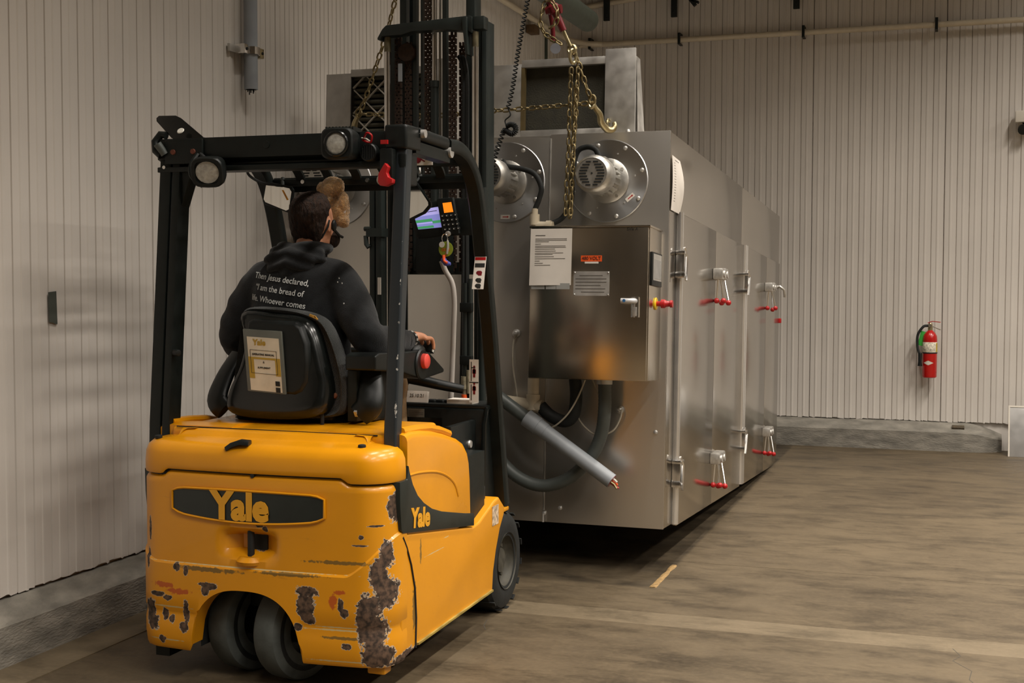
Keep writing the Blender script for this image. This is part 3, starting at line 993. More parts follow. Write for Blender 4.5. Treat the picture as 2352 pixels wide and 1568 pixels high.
Mesh().cyl((-.132, FY - .063, 1.165), (-.132, FY - .058, 1.165), .008, n=10).build('blue_emblem', mat('blue_enamel', '#2c5f8f', 0.4), hd)
Mesh().box(-.098, -.078, FY - .016, FY - .012, 1.09, 1.135).build('keyhole_plate', MT['galv'], hd, bevel=.002)
# warning stickers and plate
vs = Mesh().box(-0.372, -0.264, FY - .001, FY, 1.361, 1.391).build('voltage_sticker', MT['orange'], cb, label='orange voltage sticker')
text('voltage_lettering', '480 VOLT', 0.024, face_y(-.318, FY - .0016, 1.3765), MT['ink'], vs, sx=.95)
Mesh().box(-0.352, -0.281, FY - .001, FY, 1.351, 1.360).build('white_sticker', MT['paper'], cb)
npl = Mesh().box(-.408, -.223, FY - .0015, FY, 1.19, 1.312).build('name_plate', MT['galv'], cb, label='engraved metal name plate')
for x in (-.402, -.229):
    for z in (1.196, 1.306):
        Mesh().ball((x, FY - .002, z), .0045, 8, 6).build('rivet', MT['chrome'], npl)
eng = Mesh()
for r, (a, b_) in enumerate(((.03, .15), (.01, .17), (.01, .17), (.01, .14), (.01, .165), (.04, .16))):
    z = 1.291 - r * .0165
    eng.box(-.408 + a, -.408 + b_, FY - .0022, FY - .0014, z - .0018, z + .0018)
eng.build('engraved_lines', MT['print'], npl, kind='stuff', smooth=0)
text('side_lettering', 'Side A', 0.022, face_y(-.112, FY - .0006, 1.521), MT['ink'], cb, ext=.0003, shear=.15, label='handwritten marker lettering')
# side of the cabinet: screen and emergency stop
sc = Mesh().box(-.025, -.014, -.312, -.088, 1.245, 1.412).build('touch_screen', MT['blackp'], cb, bevel=.003, label='black framed touch screen')
Mesh().box(-.0142, -.0128, -.288, -.105, 1.272, 1.404).build('screen_bezel', mat('silver_bezel', '#a7a49d', 0.4, 0.3), sc)
Mesh().box(-.0129, -.012, -.270, -.122, 1.282, 1.376).build('screen_glass', mat('grey_lcd', '#8b8a86', 0.25), sc)
es = Mesh().lathe([(.030, 0), (.032, .004), (.030, .008)], (-.025, -.185, 1.158), (1, 0, 0), 20).build('stop_collar', mat('yellow_collar', '#d8b414', 0.4), cb)
Mesh().lathe([(.012, .006), (.014, .03), (.022, .032), (.022, .05), (.016, .056), (.014, .075), (.019, .078), (.018, .09)], (-.025, -.185, 1.158), (1, 0, 0), 18).build('stop_button', MT['red'], es, label='red emergency stop button')

# ---------------------------------------------------------------- pipes, hoses and wires on the front
Mesh().tube([(-0.665, -.2, 1.645), (-0.665, -.2, 1.60)], [.016, .016], 14).tube([(-0.665, -.2, 1.615), (-.665, -.2, 1.56)], .026, 14).tube(spline([(-0.665, -.2, 1.60), (-.662, -.2, 1.563), (-.62, -.2, 1.557), (-.565, -.2, 1.557)], 5), .021, 14).tube([(-.60, -.2, 1.557), (-.575, -.2, 1.557)], .026, 14).build('elbow_pipe', MT['pvc'], oven)
Mesh().tube([(-.677, -.13, .765), (-.677, -.13, .62)], .030, 16).tube([(-.677, -.13, .68), (-.677, -.13, .60)], .036, 16).tube([(-.86, -.13, .642), (-.63, -.13, .617)], .034, 16).build('pvc_tee', MT['pvc'], oven)
Mesh().tube(spline([(-.635, -.13, .62), (-.579, -.13, .571), (-.50, -.13, .546), (-.452, -.14, .587), (-.438, -.15, .677), (-.446, -.15, .775)], 7), .033, 14).build('black_hose', MT['rubber'], oven)
cond = spline([(-.286, -.16, .775), (-.285, -.15, .615), (-.308, -.13, .48), (-.364, -.12, .365), (-.467, -.12, .259), (-.596, -.12, .207), (-.715, -.12, .224), (-.83, -.12, .30), (-.95, -.12, .45), (-1.0, -.12, .62)], 16)
Mesh().tube(cond, [0.033 + (.0012 if i % 2 else 0) for i in range(len(cond))], 14).build('flexible_conduit', MT['dpvc'], oven)
Mesh().tube([(-.286, -.16, .775), (-.286, -.16, .745)], .042, 12).build('conduit_gland', MT['galv'], oven)
Mesh().tube([(-.86, -.2, .675), (-.60, -.2, .50)], .034, 16).build('conduit_sleeve', MT['dpvc'], oven)
gp = Mesh().tube([(-.690, -.2, .562), (-.625, -.2, .520)], .046, 18).tube([(-.66, -.2, .543), (-.585, -.2, .494)], [.045, .041], 18).tube([(-.60, -.2, .503), (-.228, -.2, .256)], .039, 18).build('grey_pipe', MT['gpvc'], oven, label='light grey plastic pipe with cut wires at its end')
Mesh().cyl((-.232, -.2, .2587), (-.2265, -.2, .2550), .034, n=14).build('pipe_bore', MT['maroon'], gp)
for i, mm in enumerate(('orange', 'white', 'chain', 'red')):
    o = (math.cos(i * 1.7) * .016, math.sin(i * 1.7) * .016)
    Mesh().tube([(-.235, -.2 + o[0], .262 + o[1]), (-.21, -.2 + o[0], .246 + o[1]), (-.204 + .004 * i, -.2 + o[0] * 1.3, .236 + o[1] - .01 * (i == 2))], .006, 6).build('wire_end', MT[mm], gp)
for pts in ([(-.811, -.015, 1.0), (-.830, -.02, .945), (-.826, -.03, .825), (-.798, -.05, .709), (-.775, -.09, .63)],
            [(-.225, -.03, .612), (-.226, -.06, .565), (-.259, -.08, .503), (-.339, -.08, .477), (-.41, -.08, .519), (-.46, -.08, .585)],
            [(-.581, -.15, .502), (-.522, -.17, .539), (-.465, -.18, .597), (-.419, -.18, .678), (-.386, -.17, .765)],
            [(-.368, -.1, .775), (-.345, -.11, .72), (-.30, -.1, .63)]):
    Mesh().tube(spline(pts, 6), .0045, 6).build('thin_wire', MT['lightg'], oven)
for x, z in ((-.24, .611), (-.818, 1.0)):
    Mesh().lathe([(.022, 0), (.022, .01), (.013, .014), (.013, .028), (.007, .034)], (x, 0, z), (0, -1, 0), 12).build('probe_socket', MT['galv'], oven)
Mesh().tube(spline([(-.86, -.16, 1.90), (-.822, -.2, 1.868), (-.737, -.2, 1.852), (-.67, -.2, 1.823), (-.633, -.2, 1.755), (-.642, -.2, 1.699), (-.665, -.2, 1.64)], 6), .014, 10).build('motor_cable', MT['rubber'], oven)
Mesh().tube(spline([(-.345, -.12, 1.905), (-.37, -.12, 1.955), (-.42, -.12, 1.968), (-.468, -.12, 1.94), (-.489, -.12, 1.83), (-.494, -.12, 1.694), (-.532, -.14, 1.604), (-.59, -.19, 1.56)], 6), .014, 10).build('motor_cable', MT['rubber'], oven)
Mesh().tube(spline([(-1.90, -.12, 1.90), (-1.85, -.12, 1.95), (-1.78, -.12, 1.96), (-1.70, -.12, 1.98), (-1.6, -.12, 1.985)], 6), .014, 10).build('motor_cable', MT['rubber'], oven)


def owp(x, y, z):
    """oven coordinates to the room"""
    s, c = math.sin(R(-3.03)), math.cos(R(-3.03))
    return V((-1.40 + x, 6.55 + y * c - z * s, 0.23 + y * s + z * c))


def sheet(name, label, corners, nu, nv, bend, lines, matl=None):
    """paper sheet from four room corners (TL, TR, BR, BL), bowed along its normal"""
    a, b_, c, d = [V(p) for p in corners]
    nrm = (b_ - a).cross(d - a).normalized()
    th = thing(name, label, 'paper', (c + d) / 2)

    def P(u, v, off=0):
        p = a.lerp(b_, u).lerp(d.lerp(c, u), v)
        return p - nrm * (bend(u, v) + off)
    fr = [[P(i / nu, j / nv, 0) for j in range(nv + 1)] for i in range(nu + 1)]
    m = Mesh().loft(fr, False, False, False)
    n = len(m.v)
    m.loft([[P(i / nu, j / nv, -.0006) for j in range(nv + 1)] for i in range(nu + 1)], False, False, False)
    m.build('sheet', matl or MT['paper'], th)
    if lines:
        pl = Mesh()
        for (u0, u1, v, h) in lines:
            k = 6
            pl.loft([[P(u0 + (u1 - u0) * i / k, v - h, .0007), P(u0 + (u1 - u0) * i / k, v + h, .0007)] for i in range(k + 1)], False, False, False)
        pl.build('printed_lines', MT['print'], th, kind='stuff', smooth=0)
    return th


ln = [(.12, .36, .12, .006)]
for v, w in ((.18, .88), (.205, .88), (.23, .45), (.27, .26), (.305, .85), (.33, .86), (.36, .6), (.395, .62), (.43, .8), (.455, .55), (.495, .58), (.53, .85), (.57, .24), (.61, .32), (.645, .5)):
    ln.append((.12, w, v, .0042))
sheet('paper_notice', 'white printed notice taped to the front of the steel control cabinet', [owp(-.638, FY - .0015, 1.527), owp(-.420, FY - .0015, 1.527), owp(-.422, FY - .004, 1.243), owp(-.641, FY - .004, 1.240)], 6, 8, lambda u, v: .004 * math.sin(u * 5) * v, ln)
for i, (x0, x1) in enumerate(((-.63, -.56), (-.553, -.50), (-.498, -.428))):
    Mesh().box(0, x1 - x0, 0, .0006, 0, .03).xf(Matrix.Translation(owp(x0, FY - .002, 1.222)) @ Matrix.Rotation(R(-3.03), 4, 'X')).build('tape_strip', mat('clear_tape', '#9a9a96', 0.3), label='strip of clear tape below the paper notice on the control cabinet', cat='tape', smooth=0, group='tape strips under the cabinet notice')
ln = [(.3, .75, .06, .005)] + [(.16, .3, .12 + .05 * i, .003) for i in range(15)]
sheet('paper_checklist', 'long white paper checklist curling off the steel side above the hinge bar', [owp(.003, .012, 1.935), owp(.003, .215, 1.930), owp(.003, .225, 1.650), owp(.003, .004, 1.650)], 6, 10, lambda u, v: .018 * math.sin(v * math.pi) * (0.3 + u) + .004, ln)
# ================================================================== lifting chains
def link_mesh(L=0.046, W=0.030, r=0.0048):
    pts = []
    h = L / 2 - W / 2
    for i in range(7):
        a = math.pi * i / 6
        pts.append((math.cos(a) * (W / 2 - r), 0, h + math.sin(a) * (W / 2 - r)))
    for i in range(7):
        a = math.pi + math.pi * i / 6
        pts.append((math.cos(a) * (W / 2 - r), 0, -h + math.sin(a) * (W / 2 - r)))
    me = Mesh().tube(pts, r, 6, True).raw()
    me.polygons.foreach_set('use_smooth', [True] * len(me.polygons))
    me.materials.append(MT['chain'])
    me.name = 'chain_link'
    return me


LINK = link_mesh()
PITCH = 0.046 - 2 * 0.0048 - 0.001


def chain(label, pts, seed=1, name='lifting_chain', group=None, res=12, closed_scale=1.0):
    pts = spline(pts, res)
    rg = random.Random(seed)
    # resample at the link pitch
    out, acc = [pts[0]], 0.0
    for a, b_ in zip(pts, pts[1:]):
        d = (b_ - a).length
        t = 0.0
        while acc + d - t >= PITCH:
            t += PITCH - acc
            out.append(a.lerp(b_, t / d))
            acc = 0.0
        acc += d - t
    root = thing(name, label, 'chain', out[-1] if out[-1].z < out[0].z else out[0], group)
    tw = rg.uniform(0, 3)
    for i in range(len(out) - 1):
        c = (out[i] + out[i + 1]) / 2
        d = (out[i + 1] - out[i]).normalized()
        q = d.to_track_quat('Z', 'Y') @ Euler((0, 0, tw + (math.pi / 2) * (i % 2) + rg.uniform(-.25, .25))).to_quaternion()
        o = bpy.data.objects.new('chain_link', LINK)
        COL.objects.link(o)
        o.parent = root
        o.location = c - ORG[root]
        o.rotation_mode = 'QUATERNION'
        o.rotation_quaternion = q
    return root


chain('zinc lifting chain sloping up from beside the pleated filter past the mast', [(-3.06, 6.42, 2.40), (-3.00, 6.40, 2.508), (-2.935, 6.38, 2.655), (-2.86, 6.35, 2.82), (-2.79, 6.3, 2.972), (-2.70, 6.27, 3.2), (-2.62, 6.25, 3.41)], 1)
chain('zinc lifting chain running up from the ratchet binder to the raised fork', [(-1.968, 6.22, 3.0), (-2.03, 6.23, 3.15), (-2.13, 6.25, 3.41)], 9)
chain('zinc chain stretched level across the front of both filter housings', [(-3.05, 6.42, 2.405), (-2.85, 6.42, 2.392), (-2.60, 6.42, 2.380), (-2.30, 6.42, 2.392), (-2.08, 6.42, 2.398), (-1.76, 6.41, 2.410)], 2)
chain('strand of slack zinc chain hanging straight down to the control cabinet top', [(-1.850, 6.36, 2.585), (-1.858, 6.36, 2.36), (-1.862, 6.36, 2.19), (-1.872, 6.36, 1.98), (-1.878, 6.36, 1.815)], 3, 'slack_chain', 'slack chain strands')
chain('strand of slack zinc chain hanging straight down to the control cabinet top', [(-1.812, 6.35, 2.585), (-1.822, 6.35, 2.36), (-1.834, 6.35, 2.19), (-1.842, 6.35, 1.98), (-1.850, 6.35, 1.815)], 4, 'slack_chain', 'slack chain strands')
chain('strand of slack zinc chain hanging straight down to the control cabinet top', [(-1.832, 6.385, 2.50), (-1.840, 6.385, 2.30), (-1.848, 6.385, 2.10), (-1.856, 6.385, 1.95), (-1.862, 6.385, 1.82)], 5, 'slack_chain', 'slack chain strands')
chain('short zinc chain running down from the ratchet ring to the hook', [(-1.832, 6.33, 2.67), (-1.800, 6.35, 2.58), (-1.776, 6.37, 2.49), (-1.748, 6.39, 2.415)], 6)
chain('zinc chain tangled around the red ratchet binder', [(-1.945, 6.26, 2.93), (-1.962, 6.23, 2.85), (-1.975, 6.23, 2.80), (-1.952, 6.22, 2.74), (-1.905, 6.22, 2.705), (-1.862, 6.26, 2.68)], 7)
chain('loop of zinc chain wrapped over the ratchet handle', [(-1.93, 6.20, 2.90), (-1.895, 6.17, 2.88), (-1.868, 6.17, 2.835), (-1.878, 6.19, 2.78), (-1.92, 6.20, 2.755)], 8)

# left hook and right hook, both in the lifting eyes
for (p, lb, s) in (((-1.735, 6.69, 2.315), 'pale zinc grab hook caught in the lifting eye above the control cabinet', 1), ((-3.13, 6.62, 2.33), 'dull zinc grab hook at the lifting eye beside the pleated filter', -1)):
    hk = thing('grab_hook', lb, 'hook', (p[0], 6.45, p[2] - .03))
    if s > 0:
        pts = [(-1.748, 6.39, 2.415), (-1.738, 6.41, 2.385), (-1.722, 6.44, 2.355), (-1.722, 6.47, 2.318), (-1.703, 6.51, 2.288), (-1.68, 6.53, 2.285), (-1.668, 6.54, 2.305), (-1.672, 6.54, 2.325)]
    else:
        pts = [(-3.06, 6.42, 2.40), (-3.085, 6.44, 2.375), (-3.11, 6.47, 2.345), (-3.125, 6.51, 2.31), (-3.16, 6.54, 2.285), (-3.195, 6.55, 2.275)]
    sp_ = spline(pts, 6)
    n = len(sp_)
    Mesh().tube(sp_, [.010 + .008 * math.sin(math.pi * i / (n - 1)) for i in range(n)], 10).build('hook', MT['brass'], hk)
    Mesh().tube([V(pts[0]) + V((.016 * math.cos(a), 0, .022 * math.sin(a) + .01)) for a in [2 * math.pi * i / 14 for i in range(14)]], .006, 8, True).build('clevis', MT['chain'], hk)
Mesh().tube([V((-1.752, 6.40, 2.412)) + V((.014 * math.cos(a), .012 * math.sin(a), .03 * math.sin(a))) for a in [2 * math.pi * i / 16 for i in range(16)]], .008, 8, True).build('chain_ring', MT['brass'], label='zinc coupling ring joining the level chain to the hooked chain', cat='ring')
# ratchet binder
rb = thing('ratchet_binder', 'dark red ratchet load binder hanging from the lifting chain', 'binder', (-1.87, 6.26, 2.67))
a0, a1 = V((-1.965, 6.22, 2.99)), V((-1.868, 6.28, 2.755))
d = (a1 - a0)
Mesh().tube([a0, a0.lerp(a1, .45), a0.lerp(a1, .5), a0.lerp(a1, .62), a0.lerp(a1, .64), a1], [.020, .020, .032, .032, .021, .017], 14).build('barrel', MT['maroon'], rb)
Mesh().tube([a1 - d * .02, a1 + d.normalized() * .085], .0095, 10).build('screw_rod', MT['brass'], rb)
e = a1 + d.normalized() * .1
Mesh().tube([e + V((.019 * math.cos(t), .004 * math.sin(t), .021 * math.sin(t))) for t in [2 * math.pi * i / 16 for i in range(16)]], .0085, 8, True).build('end_ring', MT['brass'], rb)
Mesh().tube([e + V((.006 + .012 * math.cos(t), .012 * math.cos(t), -.035 + .034 * math.sin(t))) for t in [2 * math.pi * i / 16 for i in range(16)]], .0085, 8, True).build('coupling_link', MT['brass'], rb)
Mesh().tube([(-1.945, 6.30, 2.86), (-1.94, 6.33, 2.78), (-1.938, 6.33, 2.715)], [.013, .012, .013], 10).build('ratchet_handle', MT['maroon'], rb)
Mesh().cyl(a0.lerp(a1, .56) + V((-.04, 0, 0)), a0.lerp(a1, .56) + V((.04, 0, 0)), .022, n=14).build('ratchet_gear', MT['maroon'], rb)
Mesh().lathe([(.026, 0), (.026, .002)], (-1.885, 6.20, 2.655), (.3, -1, 0), 16).build('tag', mat('clear_tag', '#74757a', 0.2), rb)

# coiled cable
cc = thing('coiled_cable', 'black coiled control cable hanging down to the middle fan motor', 'cable', (-2.2, 6.1, 2.03))


def helix(pts, turns, rad, n=9):
    base = spline(pts, 10)
    seg = [0.0]
    for a, b_ in zip(base, base[1:]):
        seg.append(seg[-1] + (b_ - a).length)
    out = []
    N = int(turns * n)
    j = 0
    for i in range(N + 1):
        s_ = seg[-1] * i / N
        while j < len(seg) - 2 and seg[j + 1] < s_:
            j += 1
        t = (s_ - seg[j]) / max(1e-6, seg[j + 1] - seg[j])
        p = base[j].lerp(base[j + 1], t)
        d = (base[j + 1] - base[j]).normalized()
        u = d.cross(V((0, 1, 0))).normalized()
        w = u.cross(d)
        a = 2 * math.pi * i / n
        rr = rad(i / N) if callable(rad) else rad
        out.append(p + (u * math.cos(a) + w * math.sin(a)) * rr)
    return out


Mesh().tube(helix([(-1.90, 6.08, 3.36), (-1.96, 6.1, 3.05), (-1.997, 6.1, 2.879), (-2.046, 6.1, 2.629), (-2.073, 6.1, 2.461), (-2.098, 6.1, 2.36)], 52, .0095), .0034, 6).build('upper_coil', MT['rubber'], cc)
Mesh().tube(spline([(-2.098, 6.1, 2.36), (-2.085, 6.1, 2.325), (-2.112, 6.1, 2.30), (-2.105, 6.1, 2.27)], 6), .0034, 6).build('straight_run', MT['rubber'], cc)
Mesh().tube(helix([(-2.105, 6.1, 2.27), (-2.08, 6.09, 2.278), (-2.055, 6.08, 2.268), (-2.050, 6.08, 2.245), (-2.068, 6.08, 2.230), (-2.092, 6.09, 2.240), (-2.115, 6.1, 2.252), (-2.125, 6.1, 2.235)], 24, .011), .0034, 6).build('loop_coil', MT['rubber'], cc)
Mesh().tube(helix([(-2.125, 6.1, 2.235), (-2.150, 6.1, 2.17), (-2.172, 6.1, 2.105), (-2.19, 6.1, 2.07), (-2.215, 6.1, 2.04)], 11, .011), .0034, 6).build('lower_coil', MT['rubber'], cc)
Mesh().tube(helix([(-2.215, 6.1, 2.045), (-2.235, 6.08, 2.03), (-2.24, 6.07, 1.995), (-2.22, 6.06, 1.985), (-2.205, 6.07, 2.01), (-2.225, 6.06, 2.03), (-2.235, 6.05, 2.0)], 22, .014), .0034, 6).build('end_coil', MT['rubber'], cc)
# ================================================================== forklift
fk = thing('forklift', 'yellow and black electric forklift with scraped rear counterweight', 'forklift', (-2.405, 4.85, 0.0))
CX = -2.405
YE = MT['yellow']
# chips: (centre), (radii) on the rear face and its right corner
CH = []


def chip(x, y, z, rx, rz, ry=0.10):
    CH.append(((x, y, z), (rx, ry, rz)))


for c_ in ((-1.905, 4.22, .535, .020, .050), (-1.925, 4.20, .46, .026, .062), (-1.905, 4.22, .40, .030, .06), (-1.955, 4.18, .345, .042, .05), (-1.945, 4.19, .26, .045, .075), (-1.93, 4.20, .17, .05, .045), (-1.965, 4.18, .30, .03, .10),
           (-2.185, 4.15, .395, .042, .020), (-2.190, 4.15, .345, .034, .060), (-2.180, 4.15, .30, .026, .022), (-2.055, 4.15, .355, .011, .026), (-2.040, 4.15, .325, .016, .016),
           (-2.862, 4.18, .575, .008, .045), (-2.87, 4.18, .465, .009, .035), (-2.730, 4.15, .445, .015, .016), (-2.69, 4.15, .432, .010, .018), (-2.585, 4.15, .385, .034, .013), (-2.605, 4.15, .365, .016, .016),
           (-2.86, 4.18, .27, .03, .045), (-2.845, 4.17, .225, .030, .030), (-2.785, 4.15, .262, .015, .022), (-2.755, 4.15, .245, .013, .016), (-2.82, 4.16, .335, .035, .010), (-2.775, 4.15, .325, .018, .010), (-2.69, 4.15, .275, .013, .048), (-2.70, 4.15, .22, .02, .02),
           (-1.885, 4.24, .70, .02, .050), (-2.035, 4.15, .205, .018, .012), (-2.375, 4.15, .625, .016, .008), (-2.352, 4.15, .61, .010, .011), (-2.40, 4.15, .528, .02, .012), (-1.98, 4.16, .60, .009, .009), (-1.985, 4.15, .57, .03, .004),
           (-2.22, 4.15, .265, .016, .014), (-2.80, 4.16, .165, .016, .014), (-1.88, 4.33, .135, .04, .03), (-1.935, 4.17, .64, .025, .004), (-2.60, 4.14, .39, .03, .006)):
    chip(*c_)
MT['yworn'] = worn('worn_yellow_paint', YE, CH, (0.062, 0.036, 0.022), (0.50, 0.42, 0.32), 0.36, 0.15, 0.42, 55.0, (0.30, 0.14, 0.02), [
    ([((-2.04, 4.15, .262), (.17, .1, .0035)), ((-2.77, 4.16, .292), (.10, .1, .003)), ((-2.06, 4.15, .272), (.10, .1, .0025)), ((-2.0, 4.16, .150), (.20, .1, .003)), ((-2.78, 4.16, .165), (.09, .1, .003)), ((-2.45, 4.15, .462), (.42, .1, .0025)), ((-1.876, 4.60, .47), (.05, .09, .0022)), ((-1.876, 4.72, .505), (.05, .035, .0022))], (0.55, 0.42, 0.20), .5),
    ([((-2.79, 4.16, .372), (.05, .1, .012)), ((-2.72, 4.15, .352), (.06, .1, .012)), ((-2.085, 4.15, .365), (.018, .1, .03)), ((-2.06, 4.15, .40), (.022, .1, .010))], (0.45, 0.09, 0.01), .55),
    ([((-2.60, 4.15, .446), (.16, .1, .010)), ((-2.25, 4.15, .452), (.14, .1, .008)), ((-2.05, 4.15, .505), (.14, .1, .008)), ((-2.05, 4.15, .235), (.09, .1, .006)), ((-1.88, 4.40, .30), (.1, .02, .10)), ((-1.88, 4.46, .50), (.1, .01, .05))], (0.20, 0.11, 0.02), .6)])
MT['yclean'] = mat('yellow_paint', YE, 0.30, var=0.07, scale=5, coat=0.2, spec=0.35, worldco=True)
MT['panel'] = mat('dark_badge_panel', '#1c221f', 0.35, var=0.2, scale=14)
MT['ylet'] = mat('yellow_lettering', '#d99a1e', 0.4, var=0.08)


def plan(x_off=0.0, y_front=4.62, n_rear=64, inset=0.0):
    """closed-open outline from front left round the rear to front right: (x, y, normal)"""
    out = []
    hw = 0.525
    for y in ((y_front, 4.45, 4.36) if y_front > 4.5 else (y_front,)):
        out.append((-hw, y, V((-1, 0))))
    for i in range(9):
        a = math.pi / 2 * i / 8
        out.append((-(0.40 + 0.125 * math.cos(a)), 4.30 - 0.14 * math.sin(a), V((-math.cos(a) * .14, -math.sin(a) * .125)).normalized()))
    for i in range(1, n_rear):
        t = -1 + 2 * i / n_rear
        out.append((0.40 * t, 4.14 + 0.02 * t * t, V((0.10 * t, -1)).normalized()))
    for i in range(9):
        a = math.pi / 2 * (8 - i) / 8
        out.append((0.40 + 0.125 * math.cos(a), 4.30 - 0.14 * math.sin(a), V((math.cos(a) * .14, -math.sin(a) * .125)).normalized()))
    for y in ((4.36, 4.45, y_front) if y_front > 4.5 else (y_front,)):
        out.append((hw, y, V((1, 0))))
    return [(CX + x - n.x * inset, y - n.y * inset, n) for x, y, n in out]


def seam_z(x):
    t = x - CX
    def sm(a, b_, v):
        q = min(1, max(0, (v - a) / (b_ - a)))
        return q * q * (3 - 2 * q)
    return 0.790 + 0.020 * sm(-0.395, -0.365, t) * (1 - sm(0.345, 0.385, t))


AX, AW = -2.44, 0.228


def arch_z(x):
    t = abs(x - AX) / AW
    return 0.13 if t >= 1 else 0.13 + 0.248 * (1 - t ** 2.6) ** (1 / 2.3)


m = Mesh()
pl = plan(0, 4.325)
def belt(x):
    t = (x - CX) / 0.525
    q = max(0.0, (t - 0.70) / 0.30) if t > 0 else max(0.0, (-t - 0.80) / 0.20) * 0.45
    return 0.455 + 0.150 * q ** 1.4


cols = []
for (x, y, n) in pl:
    rear = y < 4.2
    zb = arch_z(x) if rear else 0.125
    zt = seam_z(x) - 0.006
    bz_ = belt(x)
    rows = [0.125, 0.14, 0.18, 0.23, 0.26, 0.275, 0.285, 0.34, 0.39, bz_ - 0.03, bz_ - 0.006, bz_ - 0.001, bz_ + 0.008]
    rows = [min(r_, bz_ - .031) if i < 9 else r_ for i, r_ in enumerate(rows)]
    top = [0.49, 0.505, 0.525, 0.55, 0.575, 0.595, 0.61, 0.64, 0.68, 0.72, 0.755]
    rows += [max(r_, bz_ + 0.010 + .0012 * i) for i, r_ in enumerate(top)] + [zt - 0.02, zt - 0.008, zt]
    col = []
    for k, z in enumerate(rows):
        zz = max(z, zb)
        o = 0.0
        if k < 12:
            o += 0.007
        if z < 0.15:
            o -= 0.012 * (0.15 - z) / 0.025
        if 0.255 < z < 0.28 and abs(x - CX) > 0.2:
            o -= 0.006
        if z > zt - 0.009:
            o -= 0.006
        if z >= zt:
            o -= 0.010
        # towing recess in the middle of the rear
        if rear and abs(x - (-2.425)) < 0.125 and 0.50 <= z <= 0.60:
            q = 1 - abs(x + 2.425) / 0.125
            o -= 0.065 * min(1, q * 1.8) * (1 if 0.52 <= z <= 0.58 else 0.25)
        col.append((x + n.x * o, y + n.y * o, zz))
    cols.append(col)
m.loft(cols, False, False, False)
# return of the wheel opening
ar = [(x, y, arch_z(x)) for (x, y, n) in pl if y < 4.2 and abs(x - AX) < AW]
m.loft([[(a[0], a[1], a[2]) for a in ar], [(a[0], a[1] + .07, a[2]) for a in ar]], False, False, False)
me = m.raw()
bm = bmesh.new()
bm.from_mesh(me)
bmesh.ops.remove_doubles(bm, verts=bm.verts, dist=0.0004)
bmesh.ops.dissolve_degenerate(bm, edges=bm.edges, dist=0.0004)
bmesh.ops.recalc_face_normals(bm, faces=bm.faces)
bm.to_mesh(me)
bm.free()
cw = link(me, 'counterweight', MT['yworn'], fk, 32, 'scraped yellow counterweight with bare brown patches')
# inner chassis so that no light shows through
Mesh().box(-2.90, -1.91, 4.50, 5.25, .16, .78).build('chassis', MT['black'], fk)
Mesh().box(-2.88, -2.70, 4.24, 4.5, .14, .78).box(-2.18, -1.93, 4.26, 4.5, .14, .78).box(-2.88, -1.93, 4.24, 4.5, .42, .78).build('inner_frame', MT['black'], fk)
# badge panel
bp_ = []
for i in range(25):
    t = i / 24
    x = -2.748 + t * 0.632
    e = (2 * t - 1)
    y = 4.14 + 0.02 * ((x - CX) / .4) ** 2 - 0.004
    zt, zb = 0.743 - 0.004 * e * e, 0.632 + 0.024 * e * e
    if i in (0, 24):
        zt -= .012
        zb += .012
    elif i in (1, 23):
        zt -= .003
        zb += .003
    bp_.append([(x, y, zb), (x, y, zt)])
pm = Mesh().loft(bp_, False, False, False)
pm.loft([[(a[0], a[1] + .004, a[2]) for a in r_] for r_ in bp_], False, False, False)
badge = pm.build('badge_panel', MT['panel'], cw, label='dark rear badge panel')
rim = [V(r_[0]) + V((0, -.001, -.004)) for r_ in bp_] + [V(r_[1]) + V((0, -.001, .004)) for r_ in bp_[::-1]]
Mesh().tube(rim, 0.005, 6, True).build('badge_rim', MT['yclean'], cw)
text('badge_lettering', 'Yale', 0.140, face_y(-2.452, 4.1335, 0.6845), MT['ylet'], badge, ext=.001, bold=.0065, sx=0.96, label='yellow badge lettering')
# tow pin
Mesh().box(-2.45, -2.375, 4.196, 4.23, .515, .585).build('tow_pocket', MT['rubber'], cw)
Mesh().cyl((-2.425, 4.165, .49), (-2.425, 4.165, .60), .013, n=10).build('tow_pin', MT['rubber'], cw)
Mesh().lathe([(.055, 0), (.06, .012), (.045, .028)], (-2.425, 4.175, .475), (0, 0, 1), 20).build('tow_lug', MT['yworn'], cw)
Mesh().box(-2.86, -2.80, 4.2, 4.3, .085, .125).build('under_bracket', MT['black'], fk)
Mesh().obox((-1.955, 4.26, .108), (.07, .06, .035), (0, 0, 0)).build('jack_pad', MT['yworn'], fk, bevel=.008)
Mesh().cyl((-2.405, 4.14, .803), (-2.405, 4.17, .803), .008, n=8).build('latch_hole', MT['rubber'], cw)

# hood cover over the counterweight
rings = []
prof = [(0.0, None), (-0.003, 0.006), (-0.003, .83), (0.0, .868), (0.010, .892), (0.030, .908), (0.055, .914), (0.115, .919), (0.128, .924), (0.140, .937), (0.152, .944), (0.19, .947)]
for ins, z in prof:
    rg = []
    for (x, y, n) in plan(0, 4.325, inset=ins):
        zz = seam_z(x) if z is None else (seam_z(x) + z if z < .1 else z)
        if z and z >= .90:
            zz += max(0, (x - CX)) * 0.0
        rg.append((x, y, zz))
    rings.append(rg)
hm = Mesh()
n = len(rings[0])
hm.loft(rings, False, False, False)
last = rings[-1]
k0 = len(hm.v) - n
hm.f.append([k0 + i for i in range(n)])
me = hm.raw()
hood = link(me, 'hood_cover', MT['yclean'], fk, 38)
Mesh().box(-2.865, -1.945, 4.322, 4.80, .70, .948).build('battery_cover', MT['yclean'], fk, bevel=.022, seg=4)
Mesh().bar([(-2.84, 4.325, .948), (-1.99, 4.325, .946)], .004, .004, ref=(0, 1, 0)).build('hood_seam', MT['rubber'], hood)
